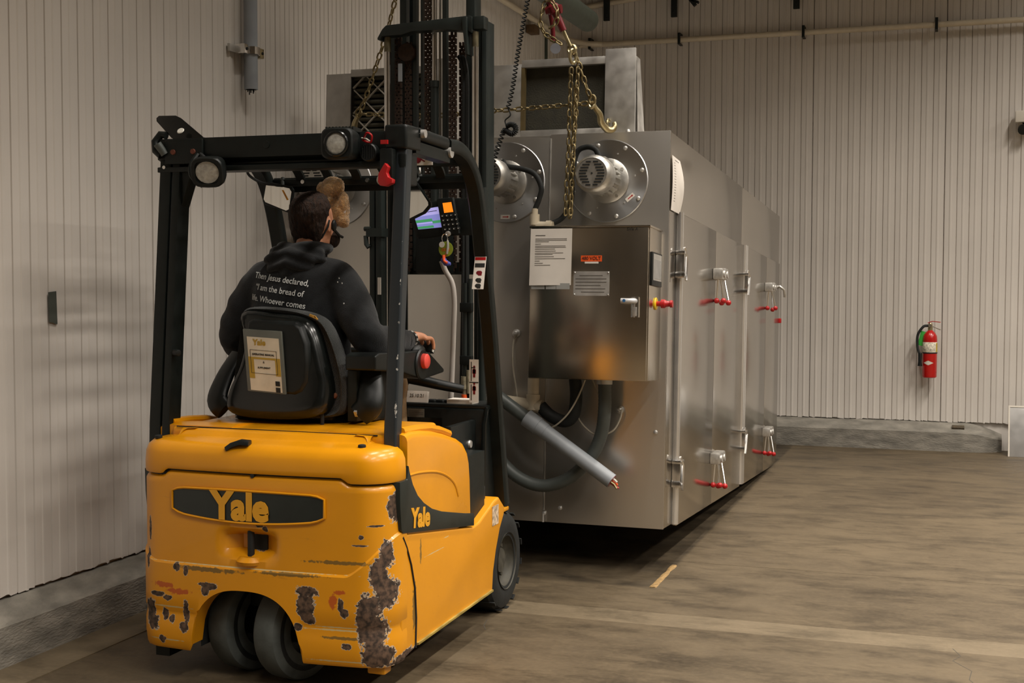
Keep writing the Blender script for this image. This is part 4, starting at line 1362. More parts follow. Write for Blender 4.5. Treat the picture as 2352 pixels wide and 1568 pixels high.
lk = Mesh().lathe([(.050, 0), (.052, .006), (.035, .010)], (-2.475, 4.20, .880), (0, -.5, 1), 20).build('latch_seat', MT['yclean'], hood)
Mesh().tube([(-2.518, 4.165, .893), (-2.495, 4.163, .909), (-2.465, 4.165, .920), (-2.430, 4.172, .917)], 1, sec=[(-.022, -.008), (.022, -.008), (.018, .010), (-.018, .010)], ref=(0, 0, 1)).build('hood_latch', MT['blackp'], lk, bevel=.004, label='black hood latch')
for x in (-2.855, -2.005):
    Mesh().lathe([(.013, 0), (.015, .003), (.014, .012), (.009, .014)], (x, 4.225, .911), (0, 0, 1), 10).build('rubber_stop', MT['rubber'], hood)
# dark gap under the hood seam
Mesh().loft([[(x, y, seam_z(x) - .012) for x, y, nn in plan(0, 4.325, inset=.015)], [(x, y, seam_z(x) + .004) for x, y, nn in plan(0, 4.325, inset=.015)]], False, False, False).build('seam_gap', MT['rubber'], hood)

# side hood with its rounded front, band and skirt (right side); a mirrored set on the far left
for sgn in (1, -1):
    def mx(a):
        return CX + sgn * (a - CX)
    sid = [(4.345, .50), (4.345, .950), (4.40, .958), (4.50, .950), (4.62, .934), (4.74, .910), (4.86, .880), (4.94, .850), (4.98, .815), (5.00, .76), (5.012, .69), (5.022, .52)]
    rg = []
    for xo, sc_ in ((-1.888, 0.965), (-1.880, .985), (-1.884, .997), (-1.90, 1.0), (-2.12, 1.0)):
        pass
    base = sid
    rr_ = []
    for xo, ins in ((-1.905, .0), (-1.892, .004), (-1.884, .012), (-1.880, .026)):
        rr_.append([(mx(xo), y - (ins if y > 4.9 else 0), z - (ins if z > .8 else (ins * .0))) for y, z in base])
    sm_ = Mesh().loft([[(mx(-2.2), y, z) for y, z in base]] + rr_, True, True, True)
    sh = sm_.build('side_hood', MT['yclean'], fk, smooth=40)
    # raised character line
    cl = spline([(4.33, .806), (4.46, .800), (4.62, .775), (4.74, .74), (4.82, .70), (4.86, .655)], 5)if False else [V((mx(-1.8825), y, z)) for y, z in ((4.36, .800), (4.46, .796), (4.60, .780), (4.70, .757), (4.78, .725), (4.83, .690), (4.86, .645))]
    Mesh().tube(spline(cl, 4), .0065, 8).build('hood_crease', MT['yclean'], sh)
    Mesh().tube([V((mx(-1.915), y, z)) for y, z in ((4.37, .958), (4.50, .954), (4.62, .945), (4.74, .924), (4.84, .898))], .016, 8).build('top_lip', MT['yclean'], sh)
    bd = [(4.255, .790), (4.258, .700), (4.270, .612), (4.285, .600), (5.017, .497), (5.020, .548), (4.92, .565), (4.794, .590), (4.66, .617), (4.56, .645), (4.48, .680), (4.42, .718), (4.375, .765), (4.345, .815), (4.335, .840), (4.325, .790)]
    Mesh().prism([(y, z) for y, z in bd], 'x', mx(-1.87), mx(-1.96)).build('side_band', MT['panel'], fk, bevel=.003, label='dark side band')
    sk = [(4.28, .130), (4.28, .592), (4.36, .586), (5.03, .490), (5.10, .497), (5.285, .555), (5.345, .565), (5.42, .510), (5.415, .475), (5.36, .420), (5.31, .335), (5.275, .25), (5.262, .160), (4.85, .155), (4.42, .148)]
    skp = Mesh().prism(sk, 'x', mx(-1.876), mx(-2.05)).build('side_skirt', MT['yworn'], fk, bevel=.010, seg=3)
    Mesh().tube([V((mx(-1.874), y, z)) for y, z in ((4.29, .585), (4.325, .54), (4.365, .47), (4.40, .375), (4.412, .26), (4.405, .150))], .004, 6).build('panel_gap', MT['rubber'], skp)
    Mesh().bar([(mx(-1.878), 4.42, .160), (mx(-1.878), 5.25, .172)], .008, .022, ref=(1, 0, 0)).build('sill_edge', mat('scuffed_sill', '#8f7a35', 0.7, var=0.5, scale=40, stretch=(1, .2, 1)) if sgn > 0 else MT['yclean'], skp)
    if sgn > 0:
        text('band_lettering', 'Yale', 0.098, face_x(-1.8685, 4.445, .628, -7), MT['ylet'], fk, ext=.0008, bold=.004, sx=1.05, label='yellow side lettering')
        Mesh().box(-1.8755, -1.8742, 5.255, 5.335, .45, .535).build('fender_decal', mat('printed_decal', '#b9a58c', 0.5, var=0.6, scale=60), skp)
    Mesh().box(*sorted((mx(-1.89), mx(-1.95))), 5.40, 5.52, .478, .494).build('fender_tab', MT['yclean'], fk, bevel=.003)
    # front wheel
    wx = mx(-1.925)
    ww = mx(-2.115)
    ty = Mesh().lathe([(.115, .006), (.150, 0.0), (.19, .002), (.213, .012), (.226, .03), (.226, .16), (.213, .178), (.19, .188), (.115, .184)], (wx, 5.60, .226), (ww - wx, 0, 0), 48, False).build('front_tyre', MT['rubber'], fk, smooth=30)
    trd = Mesh()
    for i in range(30):
        a = 2 * math.pi * i / 30
        c = V((wx + (ww - wx) * (.22 if i % 2 else .72), 5.60 + .2255 * math.cos(a), .226 + .2255 * math.sin(a)))
        trd.obox(c, (.075, .030, .006), Matrix.Rotation(a - math.pi / 2, 3, 'X'))
    trd.build('tread_block', MT['rubber'], ty, kind='stuff', smooth=0)
    rm = Mesh().lathe([(.130, -.002), (.128, .004), (.118, .006), (.112, .03), (.085, .05), (.06, .052), (.055, .03), (.03, .026), (0.0, .026)], (wx, 5.60, .226), (ww - wx, 0, 0), 36, False).build('wheel_rim', mat('dusty_rim', '#3d3a30', 0.7, var=0.35, scale=30) if 'rim' not in MT else MT['rim'], ty)
    MT['rim'] = rm.data.materials[0]
    Mesh().lathe([(.112, .10), (.0, .10)], (wx, 5.60, .226), (ww - wx, 0, 0), 24, False).build('wheel_disc', MT['black'], ty)
    for i in range(5):
        a = 2 * math.pi * i / 5
        Mesh().lathe([(.010, 0), (.010, .014)], (wx + (ww - wx) * .25, 5.60 + .07 * math.cos(a), .226 + .07 * math.sin(a)), (wx - ww, 0, 0), 6).build('wheel_nut', MT['rim'], ty)
    # step and footwell side
    Mesh().box(*sorted((mx(-1.93), mx(-2.10))), 5.03, 5.32, .52, .615).build('step', MT['rubber'], fk, bevel=.006)
    for i in range(5):
        Mesh().box(*sorted((mx(-1.94), mx(-2.09))), 5.05 + i * .05, 5.075 + i * .05, .615, .620).build('step_tread', MT['rubber'], fk)
# rear dual drive wheels, steered
DW = Matrix.Translation((-2.458, 4.40, 0)) @ Matrix.Rotation(R(-14), 4, 'Z')
for s in (-1, 1):
    ty = Mesh().lathe([(.10, -.052), (.17, -.056), (.192, -.048), (.198, -.036), (.198, .036), (.192, .048), (.17, .056), (.10, .052)], (0, 0, 0), (1, 0, 0), 56, False)
    T = DW @ Matrix.Translation((s * .118, 0, .199))
    ty.xf(T)
    t_ = ty.build('rear_tyre', MT['tyre'], fk, smooth=35, label='worn smooth grey tyre')
    Mesh().lathe([(.12, .046), (.118, .03), (.09, .012), (.05, .010), (.045, .035), (.0, .036)], (0, 0, 0), (1, 0, 0), 32, False).xf(T).build('wheel_hub', MT['black'], t_)
    Mesh().lathe([(.140, .0555), (.150, .0575), (.160, .0555)], (0, 0, 0), (1, 0, 0), 40, False).xf(T).build('tyre_ring', MT['rubber'], t_)
Mesh().lathe([(.06, -.2), (.06, .2)], (0, 0, 0), (1, 0, 0), 20).xf(DW @ Matrix.Translation((0, 0, .199))).build('drive_axle', MT['black'], fk)
Mesh().box(-2.55, -2.30, 4.35, 4.62, .26, .40).build('drive_housing', MT['black'], fk, bevel=.02)
ar2 = [(AX + AW * 1.02 * math.cos(a), .13 + .255 * math.sin(a) ** .7) for a in [math.pi * i / 20 for i in range(21)]]
Mesh().loft([[(x, 4.215, z) for x, z in ar2], [(x, 4.75, z) for x, z in ar2]], False, False, False).build('wheel_well', MT['rubber'], fk)
Mesh().box(-2.70, -2.18, 4.74, 4.76, .1, .42).build('well_back', MT['rubber'], fk)

# ---------------------------------------------------------------- overhead guard
B = MT['black']
gd = thing('x', None, None)
bpy.data.objects.remove(gd)


def post(x, nm, lab=None):
    return Mesh().tube([(x, 4.335, .60), (x, 4.34, .95), (x, 4.45, 2.045)], 1, sec=[(-.025, -.028), (.025, -.028), (.025, .028), (-.025, .028)], ref=(0, 1, 0)).build(nm, MT['gpost'], fk, bevel=.010, seg=3, label=lab)


MT['gpost'] = worn('scuffed_black_paint', lin('#20262a'), [((-1.916, 4.312 + .10 * (z - .95) / 1.1, z), (.004, .006, rz)) for z, rz in ((1.045, .030), (1.19, .006), (1.235, .010), (1.36, .012), (1.43, .006), (1.515, .022), (1.575, .008), (1.655, .014), (1.80, .010))], (0.34, 0.33, 0.30), (0.08, 0.08, 0.08), 0.4, 0.1, 0.7, 120.0)
rp = post(-1.936, 'rear_post', 'scuffed black rear post')
lp = Mesh().tube([(-2.93, 4.36, .70), (-2.93, 4.37, .95), (-2.93, 4.47, 2.045)], 1, sec=[(-.045, -.03), (-.012, -.03), (-.012, -.018), (-.004, -.018), (-.004, -.03), (.045, -.03), (.045, .05), (-.045, .05)], ref=(0, 1, 0)).build('rear_post', B, fk, bevel=.004)
for z in (1.955, 1.87):
    Mesh().lathe([(.008, 0), (.007, .005)], (-2.955, 4.432, z), (0, -1, 0), 10).build('screw', MT['chrome'], lp)
Mesh().prism([(-2.90, 1.945), (-2.835, 1.945), (-2.90, 1.76)], 'y', 4.44, 4.50).build('gusset', B, lp, bevel=.003)
kn = Mesh().tube([(-2.885, 4.38, 1.23), (-2.862, 4.36, 1.23), (-2.845, 4.35, 1.23)], [.013, .015, .012], 10).build('post_knob', MT['blackp'], lp, bevel=.002)
# rear cross beam: upper face, recessed slot and lower lip
cbm = Mesh().prism([(4.430, 2.066), (4.430, 1.985), (4.470, 1.972), (4.470, 1.962), (4.428, 1.955), (4.428, 1.935), (4.52, 1.935), (4.52, 2.066)], 'x', -2.985, -1.93).build('rear_beam', B, fk, bevel=.003)
Mesh().lathe([(.015, 0), (.014, .005), (.009, .006)], (-2.50, 4.432, 2.03), (0, -1, 0), 12).build('screw', B, cbm)
# corner bracket with roller and the tilted plate
cbk = Mesh().box(-2.945, -2.775, 4.418, 4.432, 1.965, 2.062).build('corner_bracket', B, fk, bevel=.006)
for x in (-2.905, -2.815):
    Mesh().lathe([(.011, 0), (.010, .006)], (x, 4.418, 2.012), (0, -1, 0), 10).build('bolt', mat('rusty_bolt', '#6d3c2c', 0.8), cbk)
Mesh().tube([(-2.96, 4.42, 2.0), (-2.985, 4.42, 2.02), (-2.995, 4.43, 2.055), (-2.975, 4.44, 2.085), (-2.95, 4.44, 2.08)], .016, 10).build('corner_hook', B, cbk)
Mesh().cyl((-2.965, 4.40, 2.045), (-2.945, 4.42, 2.005), .016, n=10).build('hook_roller', MT['dpvc'], cbk)
tp = [(-3.012, 2.160), (-3.002, 2.170), (-2.925, 2.168), (-2.898, 2.156), (-2.782, 2.072), (-2.785, 2.060), (-2.91, 2.064), (-2.925, 2.072), (-3.008, 2.146)]
Mesh().prism(tp, 'y', 0, .006).xf(Matrix.Translation((0, 4.43, 0)) @ Matrix.Translation((0, 0, 2.06)) @ Matrix.Rotation(R(-20), 4, 'X') @ Matrix.Translation((0, 0, -2.06))).build('tilted_plate', MT['gloss'], fk, bevel=.0015, label='tilted black plate on the guard corner')
Mesh().lathe([(.015, 0), (.013, .003)], (-2.862, 4.405, 2.092), (0, -.6, .5), 14).build('plate_disc', MT['lampb'], fk)
# square work lamp hanging at the left
T = Matrix.Translation((-2.715, 4.36, 1.925)) @ Matrix.Rotation(R(14), 4, 'Z') @ Matrix.Rotation(R(16), 4, 'X')
wl_ = Mesh().loft([[(r_ * math.copysign(abs(math.cos(a)) ** .6, math.cos(a)), y, r_ * math.copysign(abs(math.sin(a)) ** .6, math.sin(a)) * .92) for a in [2 * math.pi * i / 24 for i in range(24)]] for r_, y in ((.042, .085), (.056, .06), (.064, .02), (.064, -.008), (.060, -.014), (.048, -.014), (.046, -.004))], True, True, True).xf(T).build('work_lamp', MT['blackp'], fk, smooth=35, label='small square work lamp')
Mesh().loft([[(r_ * math.cos(a), -.006 - .004 * (1 - r_ / .046), r_ * math.sin(a) * .92) for a in [2 * math.pi * i / 20 for i in range(20)]] for r_ in (.046, .03, .01)], True, False, True).xf(T).build('lamp_lens', MT['glass'], wl_)
Mesh().tube(spline([(-2.79, 4.41, 2.0), (-2.80, 4.38, 1.955), (-2.79, 4.37, 1.91), (-2.755, 4.39, 1.875)], 5), .010, 8).build('lamp_bracket', B, wl_)
Mesh().tube(spline([(-2.78, 4.415, 2.0), (-2.755, 4.40, 1.985), (-2.735, 4.40, 1.965)], 5), .008, 8).build('lamp_cable', MT['rubber'], wl_)
# big rear lamp on top of the beam
T = Matrix.Translation((-2.150, 4.33, 2.012)) @ Matrix.Rotation(R(6), 4, 'Z')
bl = Mesh().loft([[(r_ * math.copysign(abs(math.cos(a)) ** .45, math.cos(a)) * 1.0, y, r_ * math.copysign(abs(math.sin(a)) ** .45, math.sin(a)) * .92 + .002) for a in [2 * math.pi * i / 32 for i in range(32)]] for r_, y in ((.040, .12), (.052, .11), (.060, .07), (.064, .02), (.062, -.005), (.056, -.010))], True, True, True).xf(T).build('rear_lamp', MT['blackp'], fk, smooth=35, label='large black rear lamp with round lens')
Mesh().lathe([(.046, -.002), (.048, .008), (.044, .012), (.039, .012), (.038, .004)], (0, -.008, 0), (0, -1, 0), 28, False).xf(T).build('lens_ring', MT['gloss'], bl)
Mesh().lathe([(.039, .004), (.03, .009), (.0, .011)], (0, -.008, 0), (0, -1, 0), 28, False).xf(T).build('lamp_lens', MT['glass'], bl)
for i in range(9):
    Mesh().box(-.052 + i * .013 - .002, -.052 + i * .013 + .002, .02, .11, .050, .066).xf(T).build('cooling_fin', MT['blackp'], bl)
# buzzer
bz = Mesh().lathe([(.034, 0), (.034, .03), (.030, .034), (.027, .034), (.026, .026), (0, .026)], (-2.056, 4.425, 1.985), (0, -1, 0), 24).build('buzzer', MT['blackp'], fk)
for i in range(7):
    x = -.021 + .007 * i
    h = math.sqrt(max(0, .027 ** 2 - x * x))
    Mesh().box(-2.056 + x - .0014, -2.056 + x + .0014, 4.391, 4.395, 1.985 - h, 1.985 + h).build('buzzer_rib', MT['rubber'], bz)
Mesh().tube(spline([(-2.085, 4.41, 2.03), (-2.06, 4.39, 2.055), (-2.04, 4.39, 2.045), (-2.05, 4.40, 2.02), (-2.075, 4.40, 2.028)], 6), .004, 6).build('red_wire', MT['red'], bz)
Mesh().tube([(-2.09, 4.41, 2.04), (-2.065, 4.395, 2.035), (-2.05, 4.395, 2.025)], .003, 6).build('white_wire', MT['white'], bz)
# post cap and seat-belt style holder on the right post
Mesh().box(-1.995, -1.905, 4.40, 4.54, 1.995, 2.085).build('post_cap', MT['blackp'], fk, bevel=.012, seg=3)
ho = Mesh().box(-2.000, -1.950, 4.37, 4.43, 1.865, 1.995).build('belt_holder', MT['blackp'], fk, bevel=.006)
Mesh().prism([(-1.978, 1.925), (-1.968, 1.940), (-1.955, 1.925), (-1.962, 1.905), (-1.955, 1.888), (-1.938, 1.880), (-1.940, 1.866), (-1.965, 1.855), (-1.988, 1.858), (-1.996, 1.872), (-1.994, 1.90)], 'y', 4.345, 4.375).build('red_hook', MT['red'], ho, bevel=.003, label='red plastic hook')
Mesh().box(-1.992, -1.965, 4.362, 4.372, 2.010, 2.025).build('red_clip', MT['red'], ho)
Mesh().box(-1.945, -1.912, 4.41, 4.52, 1.865, 1.98).build('belt_reel', MT['blackp'], fk, bevel=.008)
# side rails, bent front pillars
for sgn in (1, -1):
    def mx(a):
        return CX + sgn * (a - CX)
    rl = Mesh().tube([(mx(-1.932), 4.52, 2.062), (mx(-1.925), 4.80, 2.052)], 1, sec=[(.032 * math.copysign(abs(math.cos(a)) ** .7, math.cos(a)), .026 * math.copysign(abs(math.sin(a)) ** .7, math.sin(a))) for a in [2 * math.pi * i / 16 for i in range(16)]], ref=(0, 0, 1)).build('side_rail', MT['blackp'], fk, bevel=.0)
    Mesh().tube([(mx(-1.935), 4.50, 2.01), (mx(-1.930), 4.83, 2.00)], 1, sec=[(-.026, -.022), (.026, -.022), (.026, .022), (-.026, .022)], ref=(0, 0, 1)).build('rail_web', B, rl)
    Mesh().lathe([(.016, 0), (.016, .02)], (mx(-1.905), 4.535, 2.062), (sgn, 0, 0), 10).build('rail_bolt', MT['galv'], rl)
    Mesh().cyl((mx(-1.96), 4.83, 2.02), (mx(-1.895), 4.83, 2.02), .022, n=12).build('rail_joint', MT['galv'], rl)
    pp = spline([(mx(-1.925), 4.82, 2.045), (mx(-1.922), 4.93, 2.045), (mx(-1.92), 5.03, 2.015), (mx(-1.918), 5.12, 1.94), (mx(-1.918), 5.185, 1.82), (mx(-1.92), 5.25, 1.62), (mx(-1.922), 5.36, 1.22), (mx(-1.925), 5.48, .70), (mx(-1.925), 5.52, .50)], 5)
    pil = Mesh().tube(pp, 1, sec=[(-.028, -.024), (-.018, -.032), (.018, -.032), (.028, -.024), (.028, .024), (.018, .032), (-.018, .032), (-.028, .024)], ref=(1, 0, 0)).build('front_pillar', B, fk, smooth=50)
    if sgn > 0:
        Rm = Matrix.Translation((-1.918, 5.205, 1.545)) @ Matrix.Rotation(R(-15.5), 4, 'X')
        dc = Mesh().box(-.026, .026, -.0012, 0, -.072, .072).xf(Rm).build('warning_decal', MT['paper'], pil, label='white warning decal')
        Mesh().box(-.024, .024, -.002, -.0012, .056, .069).xf(Rm).build('red_header', MT['red'], dc)
        Mesh().box(-.022, .022, -.002, -.0012, .024, .042).xf(Rm).build('black_block', MT['ink'], dc)
        for z_, mm in ((0.0, 'maroon'), (-.032, 'ink'), (-.057, 'ink')):
            Mesh().ball((0, -.0016, z_), (.014, .0008, .010), 10, 6).box(-.004, .012, -.002, -.0012, z_ - .012, z_ - .004).xf(Rm).build('pictogram', MT[mm], dc)
# roof bars, front cross bars
fb = Mesh().box(-2.88, -1.93, 5.12, 5.17, 1.925, 1.955).box(-2.88, -1.93, 5.165, 5.172, 1.90, 1.965).build('front_beam', B, fk, bevel=.004)
fb2 = Mesh().box(-2.88, -1.93, 5.02, 5.06, 1.985, 2.025).build('front_upper_beam', B, fk, bevel=.004)
for x, mm in ((-2.71, 'chrome'), (-2.56, 'chrome'), (-2.40, 'chrome')):
    Mesh().lathe([(.010, 0), (.009, .006)], (x, 5.12, 1.942), (0, -1, 0), 10).build('screw', MT[mm], fb)
Mesh().lathe([(.022, 0), (.020, .003)], (-2.335, 5.119, 1.942), (0, -1, 0), 16).build('white_button', MT['lampb'], fb)
Mesh().ball((-2.29, 5.11, 1.955), (.012, .012, .02), 10, 8).build('amber_clip', mat('amber', '#b5481c', 0.3), fb)
for x in (-2.72, -2.585, -2.45, -2.315, -2.18, -2.06):
    Mesh().tube(spline([(x, 4.50, 2.045), (x, 4.75, 2.06), (x, 4.98, 2.035), (x, 5.09, 1.985), (x, 5.135, 1.935)], 5), 1, sec=[(-.006, -.020), (.006, -.020), (.006, .020), (-.006, .020)], ref=(1, 0, 0)).build('roof_bar', B, fk)
wd = Mesh().box(-2.225, -2.055, 5.01, 5.02, 1.990, 2.030).build('warning_label', MT['paper'], fb2, label='orange and white warning label')
Mesh().box(-2.225, -2.165, 5.008, 5.01, 2.008, 2.029).build('orange_header', MT['orange'], wd)
text('warning_lettering', 'NG', .018, face_y(-2.182, 5.0075, 2.018), MT['ink'], wd, ext=.0003, sx=1.2)
Mesh().ball((-2.125, 5.0095, 2.01), (.022, .001, .014), 10, 6).obox((-2.10, 5.0095, 2.012), (.03, .001, .006), (0, 30, 0)).build('pictogram', MT['maroon'], wd)
# mirrors
ml = [(-2.876, 1.935), (-2.868, 1.944), (-2.745, 1.920), (-2.735, 1.905), (-2.748, 1.812), (-2.762, 1.806), (-2.880, 1.845), (-2.888, 1.858)]
mf = Mesh().prism(ml, 'y', 5.08, 5.095).build('mirror', MT['blackp'], fk, bevel=.003, label='left rear-view mirror')
mi = [(x + (-.008 if x > -2.81 else .008), z + (-.009 if z > 1.88 else .009)) for x, z in ml]
Mesh().prism(mi, 'y', 5.076, 5.0805).build('mirror_glass', MT['mirror'], mf)
Mesh().prism([(-2.790, 1.905), (-2.782, 1.905), (-2.757, 1.862), (-2.765, 1.860)], 'y', 5.0745, 5.0762).build('mirror_sticker', MT['yclean'], mf)
Mesh().tube([(-2.80, 5.10, 1.92), (-2.82, 5.14, 1.96)], .01, 8).build('mirror_arm', B, mf)
ml = [(-2.235, 1.975), (-2.222, 1.978), (-2.175, 1.945), (-2.098, 1.840), (-2.096, 1.825), (-2.125, 1.795), (-2.195, 1.765), (-2.232, 1.790)]
mf = Mesh().prism(ml, 'y', 5.10, 5.115).build('mirror', MT['blackp'], fk, bevel=.003, label='right rear-view mirror')
cxm, czm = -2.175, 1.868
Mesh().prism([(cxm + (x - cxm) * .86, czm + (z - czm) * .90) for x, z in ml], 'y', 5.096, 5.1005).build('mirror_glass', MT['mirror'], mf)
Mesh().tube([(-2.17, 5.11, 1.93), (-2.16, 5.14, 1.96)], .01, 8).build('mirror_arm', B, mf)
Mesh().tube(spline([(-2.70, 4.95, 2.02), (-2.86, 4.95, 2.0), (-2.90, 4.98, 1.97), (-2.86, 5.02, 1.935), (-2.80, 5.05, 1.925)], 6), .006, 6).build('roof_cable', MT['rubber'], fk)
# ---------------------------------------------------------------- mast
def chan(x0, x1, y0, y1, z0, z1, nm, par, open_right=True):
    t = .014
    if open_right:
        poly = [(x0, y0), (x1, y0), (x1, y0 + t), (x0 + t, y0 + t), (x0 + t, y1 - t), (x1, y1 - t), (x1, y1), (x0, y1)]
    else:
        poly = [(x1, y0), (x0, y0), (x0, y0 + t), (x1 - t, y0 + t), (x1 - t, y1 - t), (x0, y1 - t), (x0, y1), (x1, y1)]
    return Mesh().prism(poly, 'z', z0, z1).build(nm, MT['mast'], par, bevel=.002)


MT['mast'] = mat('mast_black', '#1c2321', 0.45, var=0.3, scale=10, bump=0.02, stretch=(1, 1, .2))
chan(-2.640, -2.578, 5.86, 5.97, .06, 2.745, 'outer_channel', fk, True)
chan(-2.186, -2.124, 5.86, 5.97, .06, 2.745, 'outer_channel', fk, False)
Mesh().box(-2.142, -2.118, 5.845, 5.87, .06, 2.75).build('channel_flange', MT['mast'], fk, bevel=.003)
chan(-2.576, -2.532, 5.87, 5.96, 1.54, 3.84, 'inner_channel', fk, True)
chan(-2.232, -2.188, 5.87, 5.96, 1.54, 3.84, 'inner_channel', fk, False)
Mesh().box(-2.562, -2.528, 5.84, 5.88, 1.54, 3.84).build('inner_channel', MT['mast'], fk, bevel=.002)
Mesh().box(-2.58, -2.19, 5.90, 5.94, 1.54, 1.60).build('lower_tie_bar', MT['mast'], fk, bevel=.003)
Mesh().box(-2.63, -2.13, 5.92, 5.96, .35, .47).build('lower_tie_bar', MT['mast'], fk, bevel=.003)
hc = Mesh().box(-2.602, -2.575, 5.57, 5.61, .95, 1.95).box(-2.568, -2.538, 5.565, 5.61, .95, 1.95).build('hose_column', MT['mast'], fk, bevel=.004)
cr = Mesh().prism([(-2.625, 2.665), (-2.60, 2.705), (-2.58, 2.722), (-2.16, 2.742), (-2.145, 2.738), (-2.145, 2.66), (-2.165, 2.672), (-2.30, 2.685), (-2.45, 2.685), (-2.50, 2.672), (-2.60, 2.672), (-2.61, 2.655), (-2.625, 2.655)], 'y', 5.715, 5.78).build('mast_crosshead', MT['mast'], fk, bevel=.004)
Mesh().prism([(-2.165, 2.735), (-2.165, 2.66), (-2.158, 2.56), (-2.172, 2.56), (-2.19, 2.735)], 'y', 5.70, 5.78).build('crosshead_ear', MT['mast'], cr, bevel=.003)
Mesh().box(-2.145, -2.09, 5.73, 5.79, 2.68, 2.74).build('crosshead_end', MT['mast'], cr, bevel=.004)
for x in (-2.585, -2.138):
    rd = Mesh().cyl((x, 5.745, 1.95), (x, 5.745, 2.60), .0165, n=20).build('lift_rod', MT['chrome'], fk, label='chrome lift cylinder rod')
    Mesh().cyl((x, 5.745, 2.60), (x, 5.745, 2.67), .0165, n=16).build('rod_top', mat('worn_chrome', '#6e6650', 0.45, 0.6, var=0.3, scale=40) if 'wch' not in MT else MT['wch'], rd)
    MT['wch'] = rd.children[0].data.materials[0]
    Mesh().cyl((x - (.06 if x < -2.4 else -.02), 5.80, .15), (x - (.06 if x < -2.4 else -.02), 5.80, 1.95), .026, n=16).build('lift_barrel', MT['mast'], rd)
mr_ = Mesh().cyl((-2.362, 5.79, 2.45), (-2.362, 5.79, 3.3), .013, n=16).build('centre_rod', MT['chrome'], fk, label='chrome centre cylinder rod')
Mesh().cyl((-2.362, 5.79, 1.56), (-2.362, 5.79, 2.45), .020, n=16).lathe([(.024, 0), (.024, .03)], (-2.362, 5.79, 2.43), (0, 0, 1), 16).build('centre_barrel', MT['mast'], mr_)
Mesh().cyl((-2.338, 5.80, 1.6), (-2.338, 5.80, 3.3), .006, n=8).build('guide_rod', MT['chrome'], fk)


def leaf(x, w, z0, z1, y=5.775):
    m_ = Mesh()
    n_ = int((z1 - z0) / .016)
    for i in range(n_):
        z = z0 + i * .016
        for k, o in enumerate((-1, -.34, .34, 1)):
            if (i + k) % 2 == 0:
                m_.box(x + o * w / 2 - w * .14, x + o * w / 2 + w * .14, y - .008, y + .008, z - .006, z + .020)
    return m_.build('leaf_chain', MT['rust'], fk, kind='stuff', smooth=0, label='rust-brown leaf chain')


leaf(-2.548, .026, 1.56, 2.68, 5.79)
leaf(-2.500, .026, 1.56, 2.66, 5.80)
leaf(-2.395, .030, 1.56, 3.2, 5.80)
leaf(-2.262, .028, 1.56, 2.68)
leaf(-2.222, .024, 1.56, 2.64, 5.80)
for x, w in ((-2.468, .018), (-2.432, .010), (-2.315, .020)):
    Mesh().box(x - w / 2, x + w / 2, 5.80, 5.83, 1.56, 3.3).build('mast_bar', MT['mast'], fk)
Mesh().lathe([(.042, 0), (.045, .006), (.03, .008), (.03, .018), (.045, .02), (.042, .026)], (-2.50, 5.77, 2.60), (0, 1, 0), 20).build('chain_sheave', MT['rust'], fk)
Mesh().box(-2.535, -2.517, 5.755, 5.765, 2.46, 2.545).build('grey_tag', MT['gpvc'], fk)
for k, x in enumerate((-2.205, -2.188)):
    Mesh().tube(spline([(x + .02 * k - .01, 5.77, 1.0), (x, 5.77, 1.6), (x, 5.77, 2.2), (x, 5.77, 2.45), (x - .015, 5.78, 2.54), (x - .035, 5.80, 2.57)], 6), .011, 8).build('mast_hose', MT['rubber'], fk)
Mesh().box(-2.43, -2.255, 5.72, 5.80, 1.545, 1.735).build('valve_cover', MT['blackp'], fk, bevel=.008)
# raised carriage and forks, above the picture
car = Mesh().box(-2.80, -1.86, 6.00, 6.04, 3.36, 3.44).box(-2.80, -1.86, 6.00, 6.04, 3.72, 3.80).box(-2.60, -2.54, 5.96, 6.02, 3.30, 3.86).box(-2.22, -2.16, 5.96, 6.02, 3.30, 3.86).build('fork_carriage', MT['mast'], fk, bevel=.004)
for x in (-2.62, -2.13):
    Mesh().box(x - .05, x + .05, 6.04, 6.08, 3.44, 3.80).prism([(6.04, 3.40), (6.04, 3.46), (6.20, 3.455), (7.10, 3.425), (7.10, 3.415)], 'x', x - .05, x + .05).build('fork', MT['mast'], car)
# hoses and fittings low on the mast
hh = Mesh().tube([(-2.185, 5.74, .95), (-2.185, 5.74, 1.50)], .016, 10).tube([(-2.160, 5.74, .95), (-2.160, 5.74, 1.52)], .013, 10).build('steel_line', MT['mast'], fk)
for z in (1.385, 1.135):
    Mesh().box(-2.205, -2.145, 5.715, 5.745, z - .022, z + .022).build('line_clamp', MT['blackp'], hh, bevel=.004)
Mesh().tube([(-2.180, 5.715, .93), (-2.180, 5.715, 1.0), (-2.182, 5.715, 1.0), (-2.182, 5.715, 1.06)], [.012, .012, .017, .015], 10).tube([(-2.160, 5.715, .98), (-2.160, 5.715, 1.09)], .010, 10).build('brass_fitting', mat('aged_fitting', '#8e866f', 0.5, 0.5, var=0.3, scale=50), hh)
Mesh().tube([(-2.180, 5.712, .95), (-2.180, 5.712, .975)], .0135, 10).build('orange_seal', MT['orange'], hh)
cl = Mesh().box(-2.61, -2.53, 5.55, 5.62, 1.715, 1.755).tube([(-2.615, 5.56, 1.72), (-2.612, 5.56, 1.68), (-2.60, 5.56, 1.665)], .012, 8).tube([(-2.622, 5.56, 1.752), (-2.59, 5.56, 1.752)], .011, 8).build('hose_clamp', MT['mast'], hc)
Mesh().box(-2.556, -2.540, 5.560, 5.566, 1.445, 1.525).build('serial_label', MT['paper'], fk)

